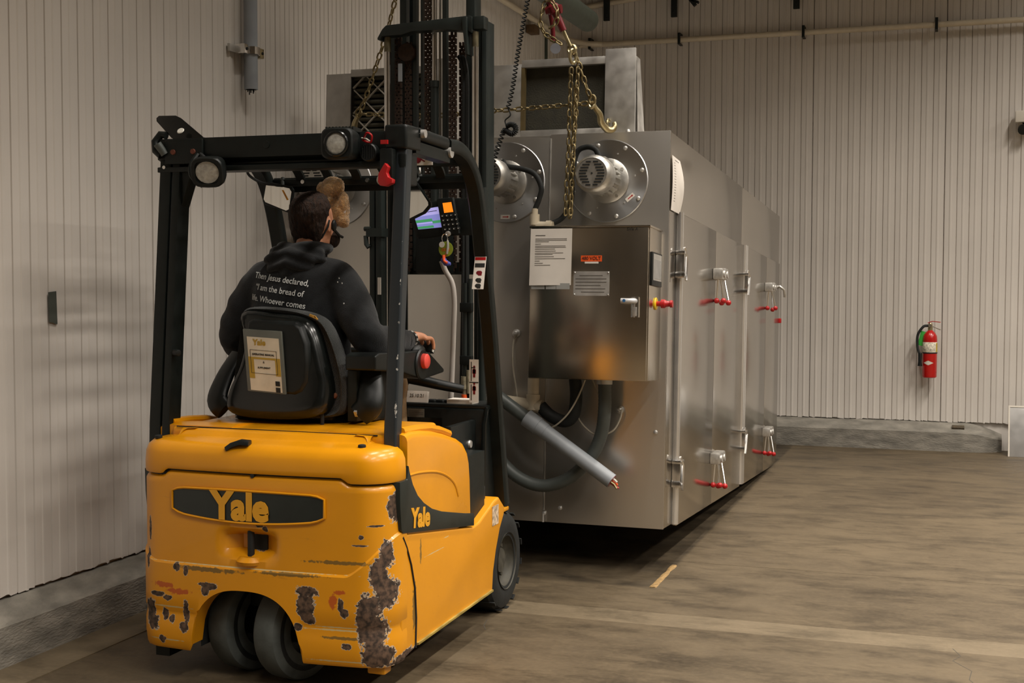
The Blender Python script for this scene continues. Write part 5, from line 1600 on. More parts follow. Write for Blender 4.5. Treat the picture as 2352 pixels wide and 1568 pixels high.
# ---------------------------------------------------------------- seat
st = Mesh()
outl = [(-2.735, 1.00), (-2.748, 1.10), (-2.735, 1.20), (-2.722, 1.30), (-2.718, 1.365), (-2.690, 1.400), (-2.62, 1.405), (-2.50, 1.398), (-2.41, 1.380), (-2.345, 1.345), (-2.300, 1.265), (-2.268, 1.17), (-2.252, 1.09), (-2.262, 1.00), (-2.33, .972), (-2.50, .965), (-2.66, .972)]
ol = spline([(x, 0, z) for x, z in outl], 4, True)
cxs, czs = -2.50, 1.19
rings = []
for y, s_, dz in ((4.60, .90, 0), (4.578, .965, 0), (4.590, .995, 0), (4.62, 1.0, 0), (4.65, 1.0, 0), (4.675, .95, 0), (4.685, .85, 0)):
    rings.append([(cxs + (p.x - cxs) * s_, y + .10 * (p.z - 1.0) * .35 - .02 * ((p.x - cxs) / .25) ** 2 * 0, czs + (p.z - czs) * s_) for p in ol])
sb = st.loft(rings, True, True, True).build('seat_backrest', MT['fabric'], fk, smooth=60, label='woven dark fabric backrest')
# plastic shell behind
so = spline([(x, 0, z) for x, z in ((-2.690, 1.385), (-2.55, 1.380), (-2.425, 1.366), (-2.365, 1.316), (-2.325, 1.20), (-2.297, 1.08), (-2.315, .998), (-2.42, .968), (-2.62, .966), (-2.735, .992), (-2.742, 1.07), (-2.695, 1.17), (-2.672, 1.28))], 4, True)
sh = []
for y, s_ in ((4.60, 1.0), (4.560, 1.0), (4.542, .975), (4.530, .92), (4.524, .82)):
    sh.append([(cxs - .01 + (p.x - cxs + .01) * s_, y + .10 * (p.z - 1.0) * .35 - .03 * max(0, (1.10 - p.z) / .13) ** 1.5, 1.17 + (p.z - 1.17) * s_) for p in so])
shell = Mesh().loft(sh, True, True, True).build('seat_shell', MT['gloss'], fk, smooth=60, label='glossy black seat shell')
bu = [(-2.640, 1.352), (-2.62, 1.362), (-2.425, 1.352), (-2.40, 1.335), (-2.372, 1.27), (-2.365, 1.20), (-2.368, 1.115), (-2.39, 1.075), (-2.42, 1.060), (-2.60, 1.075), (-2.628, 1.095), (-2.648, 1.16)]
Mesh().loft([[(-2.505 + (x + 2.505) * s_, y + .035 * (z - 1.0), 1.21 + (z - 1.21) * s_) for x, z in bu] for y, s_ in ((4.53, 1.0), (4.506, .97), (4.497, .90))], True, True, True).build('shell_bulge', MT['blackp'], shell, bevel=.004)
pk = [(-2.648, 1.322), (-2.478, 1.314), (-2.455, 1.068), (-2.622, 1.078)]
po = Mesh().loft([[(x, y + .035 * (z - 1.0), z) for x, z in pk] for y in (4.497, 4.482)], True, True, True).build('document_pocket', mat('smoky_clear_plastic', '#5d5f58', 0.2, var=0.1), shell, bevel=.004, label='clear document pocket')


def PK(u, v, y=4.4815):
    a, b_ = V((pk[0][0], 0, pk[0][1])).lerp(V((pk[1][0], 0, pk[1][1])), u), V((pk[3][0], 0, pk[3][1])).lerp(V((pk[2][0], 0, pk[2][1])), u)
    p = a.lerp(b_, v)
    return (p.x, y + .035 * (p.z - 1.0), p.z)


def pquad(u0, u1, v0, v1, y):
    return Mesh().add([PK(u0, v0, y), PK(u1, v0, y), PK(u1, v1, y), PK(u0, v1, y), PK(u0, v0, y + .0008), PK(u1, v0, y + .0008), PK(u1, v1, y + .0008), PK(u0, v1, y + .0008)], [(0, 1, 2, 3), (7, 6, 5, 4), (0, 4, 5, 1), (1, 5, 6, 2), (2, 6, 7, 3), (3, 7, 4, 0)])


mn = thing('operating_manual', 'yellowed operating manual in the clear pocket behind the driver seat', 'manual', (-2.55, 4.48, 1.075))
MT['oldp'] = mat('yellowed_paper', '#cfc4ae', 0.6, var=0.12, scale=15)
MT['gold'] = mat('gold_print', '#a98a2e', 0.6, var=0.08)
pquad(.10, .93, .12, .975, 4.4812).build('cover_sheet', MT['oldp'], mn, smooth=0)
pquad(.10, .93, .44, .47, 4.4802).build('gold_stripe', MT['gold'], mn, smooth=0)
pquad(.10, .24, .47, .78, 4.4802).build('gold_stripe', MT['gold'], mn, smooth=0)
pquad(.80, .93, .47, .72, 4.4802).build('gold_stripe', MT['gold'], mn, smooth=0)
for q in ((.16, .85, .325, .329), (.16, .85, .695, .699), (.16, .168, .325, .699), (.842, .85, .325, .699)):
    pquad(*q, 4.4795).build('title_frame_line', MT['ink'], mn, smooth=0)
for v in (.80, .90):
    pquad(.77, .885, v, v + .075, 4.4795).build('pictogram_box', MT['ink'], mn, smooth=0)


def manual_text(b_, size, u, v, mm, bold=0, sx=1):
    p = PK(u, v, 4.4797)
    return text('cover_lettering', b_, size, face_y(p[0], p[1], p[2], -2.5) @ Matrix.Rotation(R(2), 4, 'X'), mm, mn, ext=.0003, bold=bold, sx=sx)


manual_text('Yale', .032, .42, .205, MT['gold'], .0012, 1.0)
manual_text('OPERATING MANUAL', .0105, .50, .395, MT['ink'], .0003, .95)
manual_text('&', .012, .50, .515, MT['ink'])
manual_text('MAINTENANCE BOOK' if False else 'SUPPLEMENT', .0095, .50, .605, MT['ink'], .0002)
# tear in the fabric
Mesh().obox((-2.372, 4.556, 1.372), (.030, .004, .010), (0, 20, 0)).obox((-2.358, 4.556, 1.366), (.02, .004, .006), (0, 45, 0)).build('foam_tear', mat('yellow_foam', '#b98a3a', 0.9, var=0.3, scale=90), sb, bevel=.001)
# hip restraints
for sgn, x in ((-1, -2.80), (1, -2.19)):
    pts = [(x - sgn * .005, 4.60, .985), (x + sgn * .035, 4.61, 1.03), (x + sgn * .022, 4.65, 1.12), (x - sgn * .01, 4.70, 1.21)]
    Mesh().tube(spline(pts, 6), [.045 - .02 * abs(i / 18 - .35) for i in range(19)], sec=[(.55 * math.cos(a), 1.25 * math.sin(a)) for a in [2 * math.pi * i / 14 for i in range(14)]]).build('hip_restraint', MT['blackp'], fk, smooth=60)
sc_ = []
for z, a, b_ in ((.985, .20, .20), (1.0, .235, .235), (1.03, .24, .24), (1.05, .225, .225)):
    sc_.append([(-2.50 + a * math.copysign(abs(math.cos(t)) ** .5, math.cos(t)), 4.86 + b_ * math.copysign(abs(math.sin(t)) ** .5, math.sin(t)), z) for t in [2 * math.pi * i / 32 for i in range(32)]])
Mesh().loft(sc_, True, True, True).build('seat_cushion', MT['fabric'], fk, smooth=60)
Mesh().box(-2.70, -2.31, 4.60, 5.06, .960, .988).build('seat_pan', MT['black'], fk, bevel=.006)
bw = []
for i in range(7):
    z = .946 + i * .004
    s_ = 1.0 if i % 2 == 0 else .94
    bw.append([(-2.53 + .265 * s_ * math.copysign(abs(math.cos(t)) ** .4, math.cos(t)), 4.86 + .27 * s_ * math.copysign(abs(math.sin(t)) ** .4, math.sin(t)), z) for t in [2 * math.pi * k / 32 for k in range(32)]])
Mesh().loft(bw, True, True, True).build('seat_bellows', MT['rubber'], fk, smooth=50)
Mesh().tube(spline([(-2.36, 4.60, 1.28), (-2.335, 4.57, 1.18), (-2.338, 4.56, 1.05), (-2.335, 4.56, .95), (-2.36, 4.57, .935)], 8), .008, 8).build('belt_cable', MT['rubber'], fk)
# brackets to the right of the seat
bk = Mesh().prism([(4.60, .96), (4.60, 1.16), (4.68, 1.18), (4.90, 1.16), (4.98, 1.08), (4.95, .98), (4.85, .955)], 'x', -2.245, -2.205).build('seat_side_bracket', MT['black'], fk, bevel=.004)
Mesh().obox((-2.20, 4.62, 1.02), (.012, .10, .025), (35, 0, 0)).build('slide_lever', MT['galv'], bk)
Mesh().lathe([(.012, 0), (.010, .012)], (-2.30, 4.60, 1.06), (0, -1, 0), 10).build('bolt', mat('rusty_bolt2', '#7a4a32', 0.8), bk)
Mesh().box(-2.235, -2.175, 4.70, 4.85, .95, 1.15).build('armrest_column', MT['blackp'], bk, bevel=.02)
# armrest with controls
arm = Mesh().prism([(4.56, 1.165), (4.56, 1.222), (4.60, 1.232), (4.86, 1.222), (4.95, 1.222), (5.06, 1.215), (5.12, 1.20), (5.27, 1.128), (5.27, 1.112), (5.05, 1.098), (4.94, 1.115), (4.80, 1.145)], 'x', -2.235, -2.105).build('armrest', MT['blackp'], fk, bevel=.012, seg=3, label='black armrest with control levers')
Mesh().lathe([(.062, 0), (.066, .006), (.060, .012), (.0, .014)], (-2.108, 5.01, 1.162), (1, 0, 0), 24).build('button_boss', MT['blackp'], arm)
Mesh().lathe([(.030, .008), (.032, .012), (.031, .030), (.026, .034), (0, .035)], (-2.108, 5.012, 1.176), (1, 0, 0), 20).build('red_button', mat('faded_red', '#d2473c', 0.45), arm, label='red push button')
Mesh().ball((-2.165, 5.07, 1.215), (.05, .06, .035), 16, 10).build('palm_rest', MT['blackp'], arm)
for i, x in enumerate((-2.20, -2.168, -2.136)):
    lv = Mesh().tube([(x, 5.16, 1.17), (x, 5.175, 1.205), (x, 5.185, 1.225)], [.006, .007, .006], 8).build('control_lever', MT['blackp'], arm)
    Mesh().obox((x, 5.19, 1.225), (.026, .04, .05), (-20, 0, 0)).build('lever_cap', MT['blackp'], lv, bevel=.006)
    if i == 2:
        Mesh().obox((x + .0135, 5.185, 1.215), (.001, .02, .022), (-20, 0, 0)).build('lever_symbol', MT['lampb'], lv)

# ---------------------------------------------------------------- front cowl, console, column
cwl = Mesh().box(-2.86, -1.945, 5.36, 5.56, .52, .945).build('front_cowl', MT['blackp'], fk, bevel=.012)
Mesh().box(-2.86, -1.935, 5.37, 5.58, .945, .962).build('cowl_top', MT['blackp'], cwl, bevel=.005)
Mesh().tube([(-1.955, 5.355, .60), (-1.95, 5.355, .88), (-1.945, 5.37, .945), (-1.94, 5.45, .958)], .012, 8).build('cowl_edge', MT['gloss'], cwl)
idp = Mesh().box(-2.318, -2.236, 5.3585, 5.3605, .862, .938).build('data_plate', mat('silver_plate', '#7d7a70', 0.5, 0.4, var=0.1), cwl, label='silver data plate')
dl = Mesh()
for r_ in range(9):
    dl.box(-2.312, -2.312 + (.07 if r_ % 3 else .05), 5.3578, 5.3586, .928 - r_ * .0075 - .0015, .928 - r_ * .0075 + .0015)
dl.build('plate_print', MT['print'], idp, kind='stuff', smooth=0)
for k in range(3):
    Mesh().box(-2.25 + k * .04, -2.217 + k * .04, 5.43, 5.46, .962, .975).build('cowl_switch', MT['rubber'], cwl, bevel=.004)
Mesh().box(-2.88, -1.93, 4.98, 5.38, .50, .525).build('floor_plate', MT['rubber'], fk)
Mesh().box(-2.02, -1.99, 5.06, 5.36, .53, .90).build('footwell_panel', MT['blackp'], fk, bevel=.01)
Mesh().lathe([(.018, 0), (.016, .008)], (-1.99, 5.28, .80), (1, 0, 0), 12).build('footwell_knob', MT['galv'], fk)
Mesh().box(-2.33, -2.15, 5.355, 5.366, .55, .90).build('cowl_panel', MT['gloss'], cwl)
Mesh().tube(spline([(-2.33, 5.28, 1.092), (-2.242, 5.30, 1.073), (-2.159, 5.32, 1.054), (-2.05, 5.36, 1.03)], 5), [.028 - .0005 * i for i in range(16)], 12).build('grab_tube', MT['blackp'], fk)
Mesh().prism([(4.98, 1.05), (5.02, 1.10), (5.26, 1.10), (5.30, 1.06), (5.26, 1.03)], 'x', -2.32, -2.28).build('tube_mount', MT['black'], fk, bevel=.006)
Mesh().tube(spline([(-2.205, 5.49, 1.60), (-2.19, 5.50, 1.555), (-2.158, 5.50, 1.50), (-2.147, 5.50, 1.42), (-2.150, 5.50, 1.3), (-2.163, 5.50, .965)], 6), .012, 10).build('grey_strap', mat('pale_grey_sleeve', '#a39d96', 0.6, var=0.1), fk)
# steering wheel in front of the driver
sw = Mesh().tube([V((-2.62, 5.28, 1.20)) + V((.15 * math.cos(a), .105 * math.sin(a), .107 * math.sin(a) * .9)) for a in [2 * math.pi * i / 32 for i in range(32)]], .014, 8, True).build('steering_wheel', MT['blackp'], fk)
Mesh().tube([(-2.62, 5.28, 1.20), (-2.62, 5.42, .97)], .022, 10).build('steering_column', MT['blackp'], sw)
Mesh().tube([(-2.77, 5.28, 1.20), (-2.47, 5.28, 1.20)], .012, 8).build('wheel_spoke', MT['blackp'], sw)
# display console
con = Mesh().loft([[(x, 5.50, z) for x, z in ((-2.330, 1.71), (-2.05, 1.715), (-2.04, 1.86), (-2.06, 1.885), (-2.20, 1.885), (-2.34, 1.85))], [(x, 5.58, z) for x, z in ((-2.30, 1.73), (-2.06, 1.73), (-2.05, 1.85), (-2.08, 1.87), (-2.20, 1.87), (-2.31, 1.84))]], True, True, True).build('display_console', MT['blackp'], fk, bevel=.008, label='black display console')
tab = Mesh().prism([(-2.362, 1.848), (-2.350, 1.856), (-2.192, 1.872), (-2.150, 1.728), (-2.162, 1.715), (-2.300, 1.700), (-2.318, 1.710)], 'y', 5.455, 5.50).build('screen_housing', MT['blackp'], con, bevel=.006)
SCR = [(-2.332, 1.826), (-2.208, 1.843), (-2.178, 1.752), (-2.304, 1.742)]


def SQ(u0, u1, v0, v1, y):
    def f(u, v):
        a = V(SCR[0]).lerp(V(SCR[1]), u)
        b2 = V(SCR[3]).lerp(V(SCR[2]), u)
        p = a.lerp(b2, v)
        return (p.x, y, p.y)
    return Mesh().add([f(u0, v0), f(u1, v0), f(u1, v1), f(u0, v1)], [(0, 1, 2, 3)])


def glow(name, h, s):
    return mat(name, h, 0.3, var=0.02, emit=h, estr=s)


GL = {k: glow('screen_' + k, h, .75) for k, h in (('lilac', '#a9a3e0'), ('blue', '#7f83c4'), ('green', '#3f8f5c'), ('orange', '#ff8a1a'))}
scn = SQ(0, 1, 0, .34, 5.4535).build('lit_screen', GL['lilac'], tab, smooth=0, label='lit lilac and green screen')
SQ(0, 1, .34, 1, 5.4535).build('screen_lower_half', GL['blue'], scn, smooth=0)
for q in ((0, .64, .52, .66), (.62, 1, .64, .77), (0, .62, .86, .98)):
    SQ(*q, 5.4525).build('green_field', GL['green'], scn, smooth=0)
SQ(.02, .98, .68, .74, 5.4528).build('pale_row', GL['lilac'], scn, smooth=0)
SQ(.55, .92, .155, .185, 5.4525).build('caption_dashes', MT['ink'], scn, smooth=0)
kp = Mesh().prism([(-2.208, 1.878), (-2.130, 1.884), (-2.100, 1.722), (-2.178, 1.714)], 'y', 5.435, 5.46).build('keypad', MT['blackp'], con, bevel=.006)
Mesh().add([(-2.178, 5.4335, 1.858), (-2.136, 5.4335, 1.862), (-2.126, 5.4335, 1.818), (-2.170, 5.4335, 1.814)], [(0, 1, 2, 3)]).build('orange_display', GL['orange'], kp, smooth=0, label='lit orange display')
for r_ in range(4):
    for c_ in range(4):
        x = -2.178 + c_ * .021 + r_ * .0045
        z = 1.800 - r_ * .020 + c_ * .0015
        Mesh().box(x - .007, x + .007, 5.430, 5.436, z - .006, z + .006).build('key', MT['rubber'], kp, bevel=.002)
        Mesh().box(x - .0022, x + .0022, 5.4293, 5.43, z - .002, z + .002).build('key_mark', MT['lampb'], kp, smooth=0)
Mesh().lathe([(.012, 0), (.012, .012), (.008, .014)], (-2.150, 5.436, 1.722), (0, -1, -.2), 12).build('ignition_lock', MT['galv'], con)
# lift pictogram decal at the mast foot
dl = Mesh().box(-2.018, -1.975, 5.352, 5.354, .975, 1.165).build('lift_decal', MT['paper'], fk, label='white decal with fork and person pictograms')
for z0 in (1.0, 1.075):
    Mesh().box(-2.000, -1.990, 5.3505, 5.352, z0 + .012, z0 + .05).ball((-1.995, 5.3515, z0 + .058), (.005, .001, .006), 8, 6).box(-2.003, -1.987, 5.3505, 5.352, z0 + .028, z0 + .046).build('red_figure', MT['maroon'], dl)
Mesh().box(-2.010, -2.007, 5.3505, 5.352, 1.07, 1.155).box(-2.010, -1.990, 5.3505, 5.352, 1.127, 1.131).box(-2.010, -2.007, 5.3505, 5.352, .985, 1.055).box(-2.018, -1.975, 5.3505, 5.352, 1.062, 1.066).build('decal_lines', MT['ink'], dl, smooth=0)

# ---------------------------------------------------------------- loose things on the truck
pc = thing('date_card', 'white card printed with the date 25.10.21 standing on the forklift cowl', 'card', (-2.29, 5.36, .962))
T = Matrix.Translation((-2.283, 5.385, .964)) @ Matrix.Rotation(R(-12), 4, 'X')
Mesh().box(-.055, .048, 0, .001, 0, .052).box(-.05, .053, .006, .007, 0, .051).xf(T).build('card', MT['paper'], pc, smooth=0)
text('card_lettering', '25.10.21', .021, T @ face_y(-.002, -.0008, .030), MT['ink'], pc, ext=.0002, sx=1.0)
np_ = thing('note_pad', 'small white note pad lying on the forklift cowl', 'pad', (-2.08, 5.42, .962))
Mesh().box(-2.14, -2.02, 5.39, 5.47, .975, .982).build('top_sheet', MT['paper'], np_)
Mesh().box(-2.14, -2.02, 5.39, 5.47, .9625, .974).build('pad_block', MT['white'], np_)
kr = thing('key_ring', 'ring of keys with round tags hanging from the forklift console', 'keys', (-2.15, 5.42, 1.57))
Mesh().tube([(-2.162 + .014 * math.cos(a), 5.422, 1.70 + .020 * math.sin(a)) for a in [2 * math.pi * i / 16 for i in range(16)]], .002, 6, True).build('ring', MT['chrome'], kr)
Mesh().lathe([(.013, 0), (.013, .002)], (-2.172, 5.412, 1.672), (0, -1, 0), 18).build('white_tag', MT['lampb'], kr)
gt = Mesh().lathe([(.034, 0), (.034, .003)], (-2.156, 5.420, 1.652), (0, -1, 0), 28).build('green_tag', mat('lime_tag', '#8fa02e', 0.4), kr, label='round lime green tag')
text('tag_lettering', 'CO E', .017, face_y(-2.156, 5.4165, 1.648), MT['orange'], gt, ext=.0002, bold=.0006)
Mesh().tube([(-2.145, 5.415, 1.69), (-2.143, 5.412, 1.66), (-2.148, 5.412, 1.63)], [.004, .006, .005], 6).build('key', MT['galv'], kr)
Mesh().tube(spline([(-2.168, 5.415, 1.608), (-2.160, 5.41, 1.598), (-2.148, 5.41, 1.588), (-2.130, 5.41, 1.585)], 4), [.010, .012, .014, .013, .012, .012, .013, .014, .013, .012, .011, .009, .006], 8).build('blue_charm', mat('blue_cord', '#4a4f9f', 0.7), kr)
Mesh().tube(spline([(-2.160, 5.40, 1.625), (-2.155, 5.395, 1.600), (-2.140, 5.395, 1.590)], 4), .006, 8).build('orange_cord', MT['orange'], kr)
Mesh().tube([(-2.162, 5.42, 1.682), (-2.155, 5.42, 1.64), (-2.158, 5.413, 1.61)], .0022, 6).build('cord', MT['orange'], kr)
# plush toy on the front beam
tb = thing('plush_toy', 'light brown plush bear hanging under the forklift roof beside the driver head', 'toy', (-2.52, 5.10, 1.765))
Mesh().ball((-2.545, 5.08, 1.905), (.045, .04, .042), 20, 14).ball((-2.515, 5.075, 1.82), (.042, .038, .055), 20, 14).ball((-2.585, 5.075, 1.90), (.026, .02, .028), 14, 10).ball((-2.512, 5.065, 1.905), (.024, .02, .034), 14, 10).ball((-2.49, 5.06, 1.845), (.022, .022, .042), 14, 10).ball((-2.545, 5.06, 1.83), (.02, .02, .04), 14, 10).ball((-2.535, 5.07, 1.775), (.022, .026, .026), 14, 10).ball((-2.495, 5.07, 1.775), (.024, .028, .028), 14, 10).build('plush_body', MT['plush'], tb, remesh=.004, relax=3)
for v in tb.children[0].data.vertices:
    p = v.co
    v.co = p * 1.12 + v.normal * (.004 * noise.noise(p * 120) + .003 * noise.noise(p * 260))
Mesh().ball((-2.56, 5.115, 1.898), (.02, .014, .016), 12, 8).build('muzzle', MT['plush'], tb)
Mesh().obox((-2.475, 5.05, 1.805), (.012, .002, .012), (0, 20, 0)).build('care_label', MT['paper'], tb)
Mesh().tube([(-2.545, 5.08, 1.94), (-2.545, 5.12, 1.97)], .003, 6).build('hanging_loop', MT['rubber'], tb)
# ================================================================== driver
SX, SY = -2.545, 4.79


def limb(m_, pts, rad, n=14):
    p = spline(pts, 5)
    k = len(p)
    r_ = []
    for i in range(k):
        t = i / (k - 1) * (len(rad) - 1)
        a = int(min(t, len(rad) - 2))
        r_.append(rad[a] + (rad[a + 1] - rad[a]) * (t - a))
    m_.tube(p, r_, n)
    return m_


def torso(m_, k=0.0):
    rg = []
    for z, x, y, a, b_ in ((.985, -2.50, 4.80, .155, .12), (1.03, -2.505, 4.795, .185, .135), (1.13, -2.515, 4.785, .19, .135), (1.26, -2.53, 4.775, .197, .135), (1.38, -2.54, 4.775, .208, .132), (1.47, -2.545, 4.78, .210, .122), (1.53, -2.545, 4.785, .195, .108), (1.575, -2.545, 4.795, .150, .092), (1.61, -2.54, 4.81, .095, .078)):
        rg.append([(x + (a + k) * math.copysign(abs(math.cos(t)) ** .85, math.cos(t)), y + (b_ + k) * math.sin(t), z) for t in [2 * math.pi * i / 28 for i in range(28)]])
    return m_.loft(rg, True, True, True)


HT = Matrix.Translation((-2.530, 4.865, 1.755)) @ Matrix.Rotation(R(-10), 4, 'Z') @ Matrix.Rotation(R(14), 4, 'X')


def skull(m_, k=0.0, zmin=-1):
    n0 = len(m_.v)
    rg = []
    for z, a, yb, yf in ((-.125, .030, -.01, .07), (-.115, .048, -.030, .090), (-.09, .060, -.055, .098), (-.055, .068, -.072, .100), (-.02, .073, -.088, .101), (.02, .076, -.097, .099), (.055, .075, -.097, .093), (.085, .067, -.088, .080), (.107, .050, -.066, .058), (.119, .026, -.035, .030)):
        if z < zmin:
            continue
        rg.append([((a + k) * math.cos(t), ((yb + yf) / 2) + ((yf - yb) / 2 + k) * math.sin(t), z + (k if z > .1 else 0)) for t in [2 * math.pi * i / 28 for i in range(28)]])
    m_.loft(rg, True, True, True)
    return m_.xf(HT, n0)


# one continuous body under the clothes: head, neck, trunk, arms, hands' wrists, legs
b = Mesh()
torso(b, -.012)
skull(b)
limb(b, [(-2.54, 4.80, 1.58), (-2.535, 4.83, 1.64), (-2.53, 4.86, 1.70)], [.06, .056, .055])
limb(b, [(-2.73, 4.79, 1.52), (-2.86, 4.80, 1.26), (-2.76, 5.10, 1.22)], [.060, .046, .030])
limb(b, [(-2.36, 4.79, 1.52), (-2.215, 4.72, 1.285), (-2.165, 5.02, 1.262)], [.060, .046, .030])
for sx_, kx in ((-2.60, -2.66), (-2.42, -2.34)):
    limb(b, [(sx_, 4.82, 1.07), (sx_ * .4 + kx * .6, 5.05, 1.09), (kx, 5.21, 1.07)], [.080, .072, .055])
    limb(b, [(kx, 5.21, 1.07), (kx + .01, 5.22, .85), (kx + .02, 5.23, .62)], [.055, .050, .036])
# nose, brows, ears
hx = lambda x, y, z: HT @ V((x, y, z))
b.ball(hx(0, .105, -.025), (.013, .02, .02), 10, 8)
b.ball(hx(0, .095, -.085), (.02, .016, .02), 10, 8)
b.ball(hx(.079, .002, -.018), (.008, .020, .032), 12, 10, Matrix.Rotation(R(-10), 3, 'Z'))
b.ball(hx(-.079, .002, -.018), (.008, .020, .032), 12, 10)
# left hand on the wheel
b.ball((-2.745, 5.15, 1.225), (.035, .045, .022), 12, 8)
limb(b, [(-2.745, 5.18, 1.235), (-2.735, 5.22, 1.235), (-2.725, 5.23, 1.205)], [.024, .02, .015])
# right hand over the armrest levers
W0 = V((-2.165, 5.02, 1.262))
b.loft([[W0 + V((math.cos(t) * a, 0, math.sin(t) * c_)) + V((dx, dy, dz)) for t in [2 * math.pi * i / 14 for i in range(14)]] for a, c_, dx, dy, dz in ((.026, .022, 0, -.02, .002), (.028, .022, .002, .02, .008), (.036, .021, .006, .055, .014), (.041, .019, .008, .085, .012), (.038, .015, .010, .105, .004))], True, True, True)
body_me = modify(b.raw(), .0055, 4)
fg = Mesh()
for i, (ox_, ln_) in enumerate(((.040, .062), (.018, .072), (-.006, .070), (-.028, .056))):
    p0 = W0 + V((ox_ + .004, .098, .008 - .004 * abs(i - 1)))
    p1 = p0 + V((ox_ * .12, ln_ * .55, -.004))
    p2 = p1 + V((ox_ * .05, ln_ * .28, -.024))
    p3 = p2 + V((0, ln_ * .02, -.024))
    limb(fg, [p0 - V((0, .03, 0)), p0, p1, p2, p3], [.0095, .0105, .0095, .0085, .007], 10)
limb(fg, [W0 + V((-.026, .03, .0)), W0 + V((-.046, .062, -.006)), W0 + V((-.044, .095, -.018)), W0 + V((-.036, .115, -.026))], [.013, .0115, .0095, .0075], 10)
b2 = Mesh()
b2.v = [v.co.copy() for v in body_me.vertices]
b2.f = [list(p.vertices) for p in body_me.polygons]
b2.v += []
o_ = len(b2.v)
b2.v += fg.v
b2.f += [[i + o_ for i in f] for f in fg.f]
dr = b2.build('person', MT['skin'], None, remesh=.0042, relax=2, smooth=80, cat='person', label='person in a black hooded sweatshirt seated at the forklift controls, seen from behind', origin=(-2.52, 4.95, .56))

# hooded sweatshirt
h = Mesh()
torso(h, .006)
limb(h, [(-2.58, 4.79, 1.545), (-2.70, 4.79, 1.515), (-2.80, 4.79, 1.40), (-2.868, 4.805, 1.265), (-2.83, 4.93, 1.225), (-2.765, 5.085, 1.222)], [.055, .085, .080, .070, .062, .045])
limb(h, [(-2.51, 4.79, 1.545), (-2.39, 4.79, 1.515), (-2.29, 4.76, 1.40), (-2.213, 4.725, 1.282), (-2.190, 4.85, 1.268), (-2.168, 4.995, 1.262)], [.055, .087, .082, .074, .066, .046])
h.ball((-2.66, 4.785, 1.515), (.10, .095, .075), 16, 10)
h.ball((-2.43, 4.785, 1.515), (.10, .095, .075), 16, 10)
h.ball((-2.60, 4.79, 1.545), (.13, .085, .055), 16, 10)
h.ball((-2.49, 4.79, 1.545), (.13, .085, .055), 16, 10)
hme = modify(h.raw(), .009, 14)
for v in hme.vertices:
    p = v.co
    arm_ = max(0, abs(p.x + 2.545) - .16) * 4
    n_ = noise.noise(V((p.x * 9, p.y * 9, p.z * 16 + p.x * 8))) * (.002 + .009 * min(1, arm_)) + (.0025 * min(1, arm_)) * noise.noise(p * 30)
    v.co = p + v.normal * n_
hood_top = link(hme, 'hooded_sweatshirt', MT['hoodie'], dr, 80)
bvh = BVHTree.FromPolygons([v.co + ORG[hood_top] for v in hme.vertices], [list(p.vertices) for p in hme.polygons])
hd_ = Mesh()
ringp = []
for i in range(21):
    a = R(-200 + 220 * i / 20)
    ringp.append((-2.538 + .092 * math.cos(a), 4.82 + .085 * math.sin(a), 1.640 + .010 * math.sin(a) - .05 * max(0, math.sin(a + .2) * 0)))
hd_.tube(ringp, [.022 + .016 * math.sin(math.pi * i / 20) for i in range(21)], 12)
hd_.ball((-2.555, 4.715, 1.585), (.118, .055, .058), 18, 12)
hd_.ball((-2.548, 4.705, 1.572), (.080, .045, .052), 18, 12)
hd_.ball((-2.60, 4.735, 1.615), (.07, .045, .04), 14, 10)
hd_.ball((-2.48, 4.745, 1.61), (.075, .045, .04), 14, 10)
hdm = modify(hd_.raw(), .007, 4)
for v in hdm.vertices:
    p = v.co
    v.co = p + v.normal * (.007 * math.sin((p.z + .35 * abs(p.x + 2.55)) * 120) * (1 if p.y < 4.8 else .3) + .004 * noise.noise(p * 18))
link(hdm, 'hood', MT['hoodie'], hood_top, 80)
limb(Mesh(), [(0, 0, 0), (1, 0, 0)], [1, 1])
cf = Mesh()
limb(cf, [(-2.171, 4.965, 1.262), (-2.166, 5.005, 1.262)], [.049, .043], 16)
cf.build('cuff', MT['hoodie'], hood_top)


def onback(co):
    hit = bvh.ray_cast(V((co.x, 4.3, co.z)), V((0, 1, 0)))
    y = hit[0].y if hit[0] is not None else 4.66
    return V((co.x, y - .0055 + (co.y - 4.6) * .2, co.z))


MT['wprint'] = mat('white_screen_print', '#c9cbc9', 0.8, var=0.1)
for k, ln_ in enumerate(('Then Jesus declared,', '“I am the bread of', 'life. Whoever comes', 'to me will never go')):
    cx_ = (-2.577, -2.580, -2.585, -2.58)[k]
    text('print_line', ln_, .0345, face_y(cx_, 4.6, 1.516 - k * .0450, -7.5), MT['wprint'], hood_top, ext=.0002, bold=.0003, sx=(.93, .93, .93, .9)[k], wrap=onback, label='white printed lettering' if k == 0 else None)
# trousers
t_ = Mesh()
for sx_, kx in ((-2.60, -2.66), (-2.42, -2.34)):
    limb(t_, [(sx_, 4.80, 1.065), (sx_ * .4 + kx * .6, 5.05, 1.095), (kx, 5.215, 1.072), (kx, 5.225, 1.0)], [.098, .09, .075, .072])
    limb(t_, [(kx, 5.215, 1.075), (kx + .01, 5.225, .85), (kx + .02, 5.235, .64)], [.072, .066, .058])
t_.ball((-2.51, 4.80, 1.055), (.175, .13, .075), 20, 12)
t_.build('trousers', MT['khaki'], dr, remesh=.009, relax=4, smooth=80)
for kx in (-2.64, -2.32):
    s_ = Mesh().ball((kx, 5.25, .575), (.045, .075, .048), 16, 10).ball((kx, 5.31, .560), (.044, .06, .032), 16, 10)
    s_.build('shoe', MT['rubber'], dr, remesh=.008, relax=3, smooth=80)
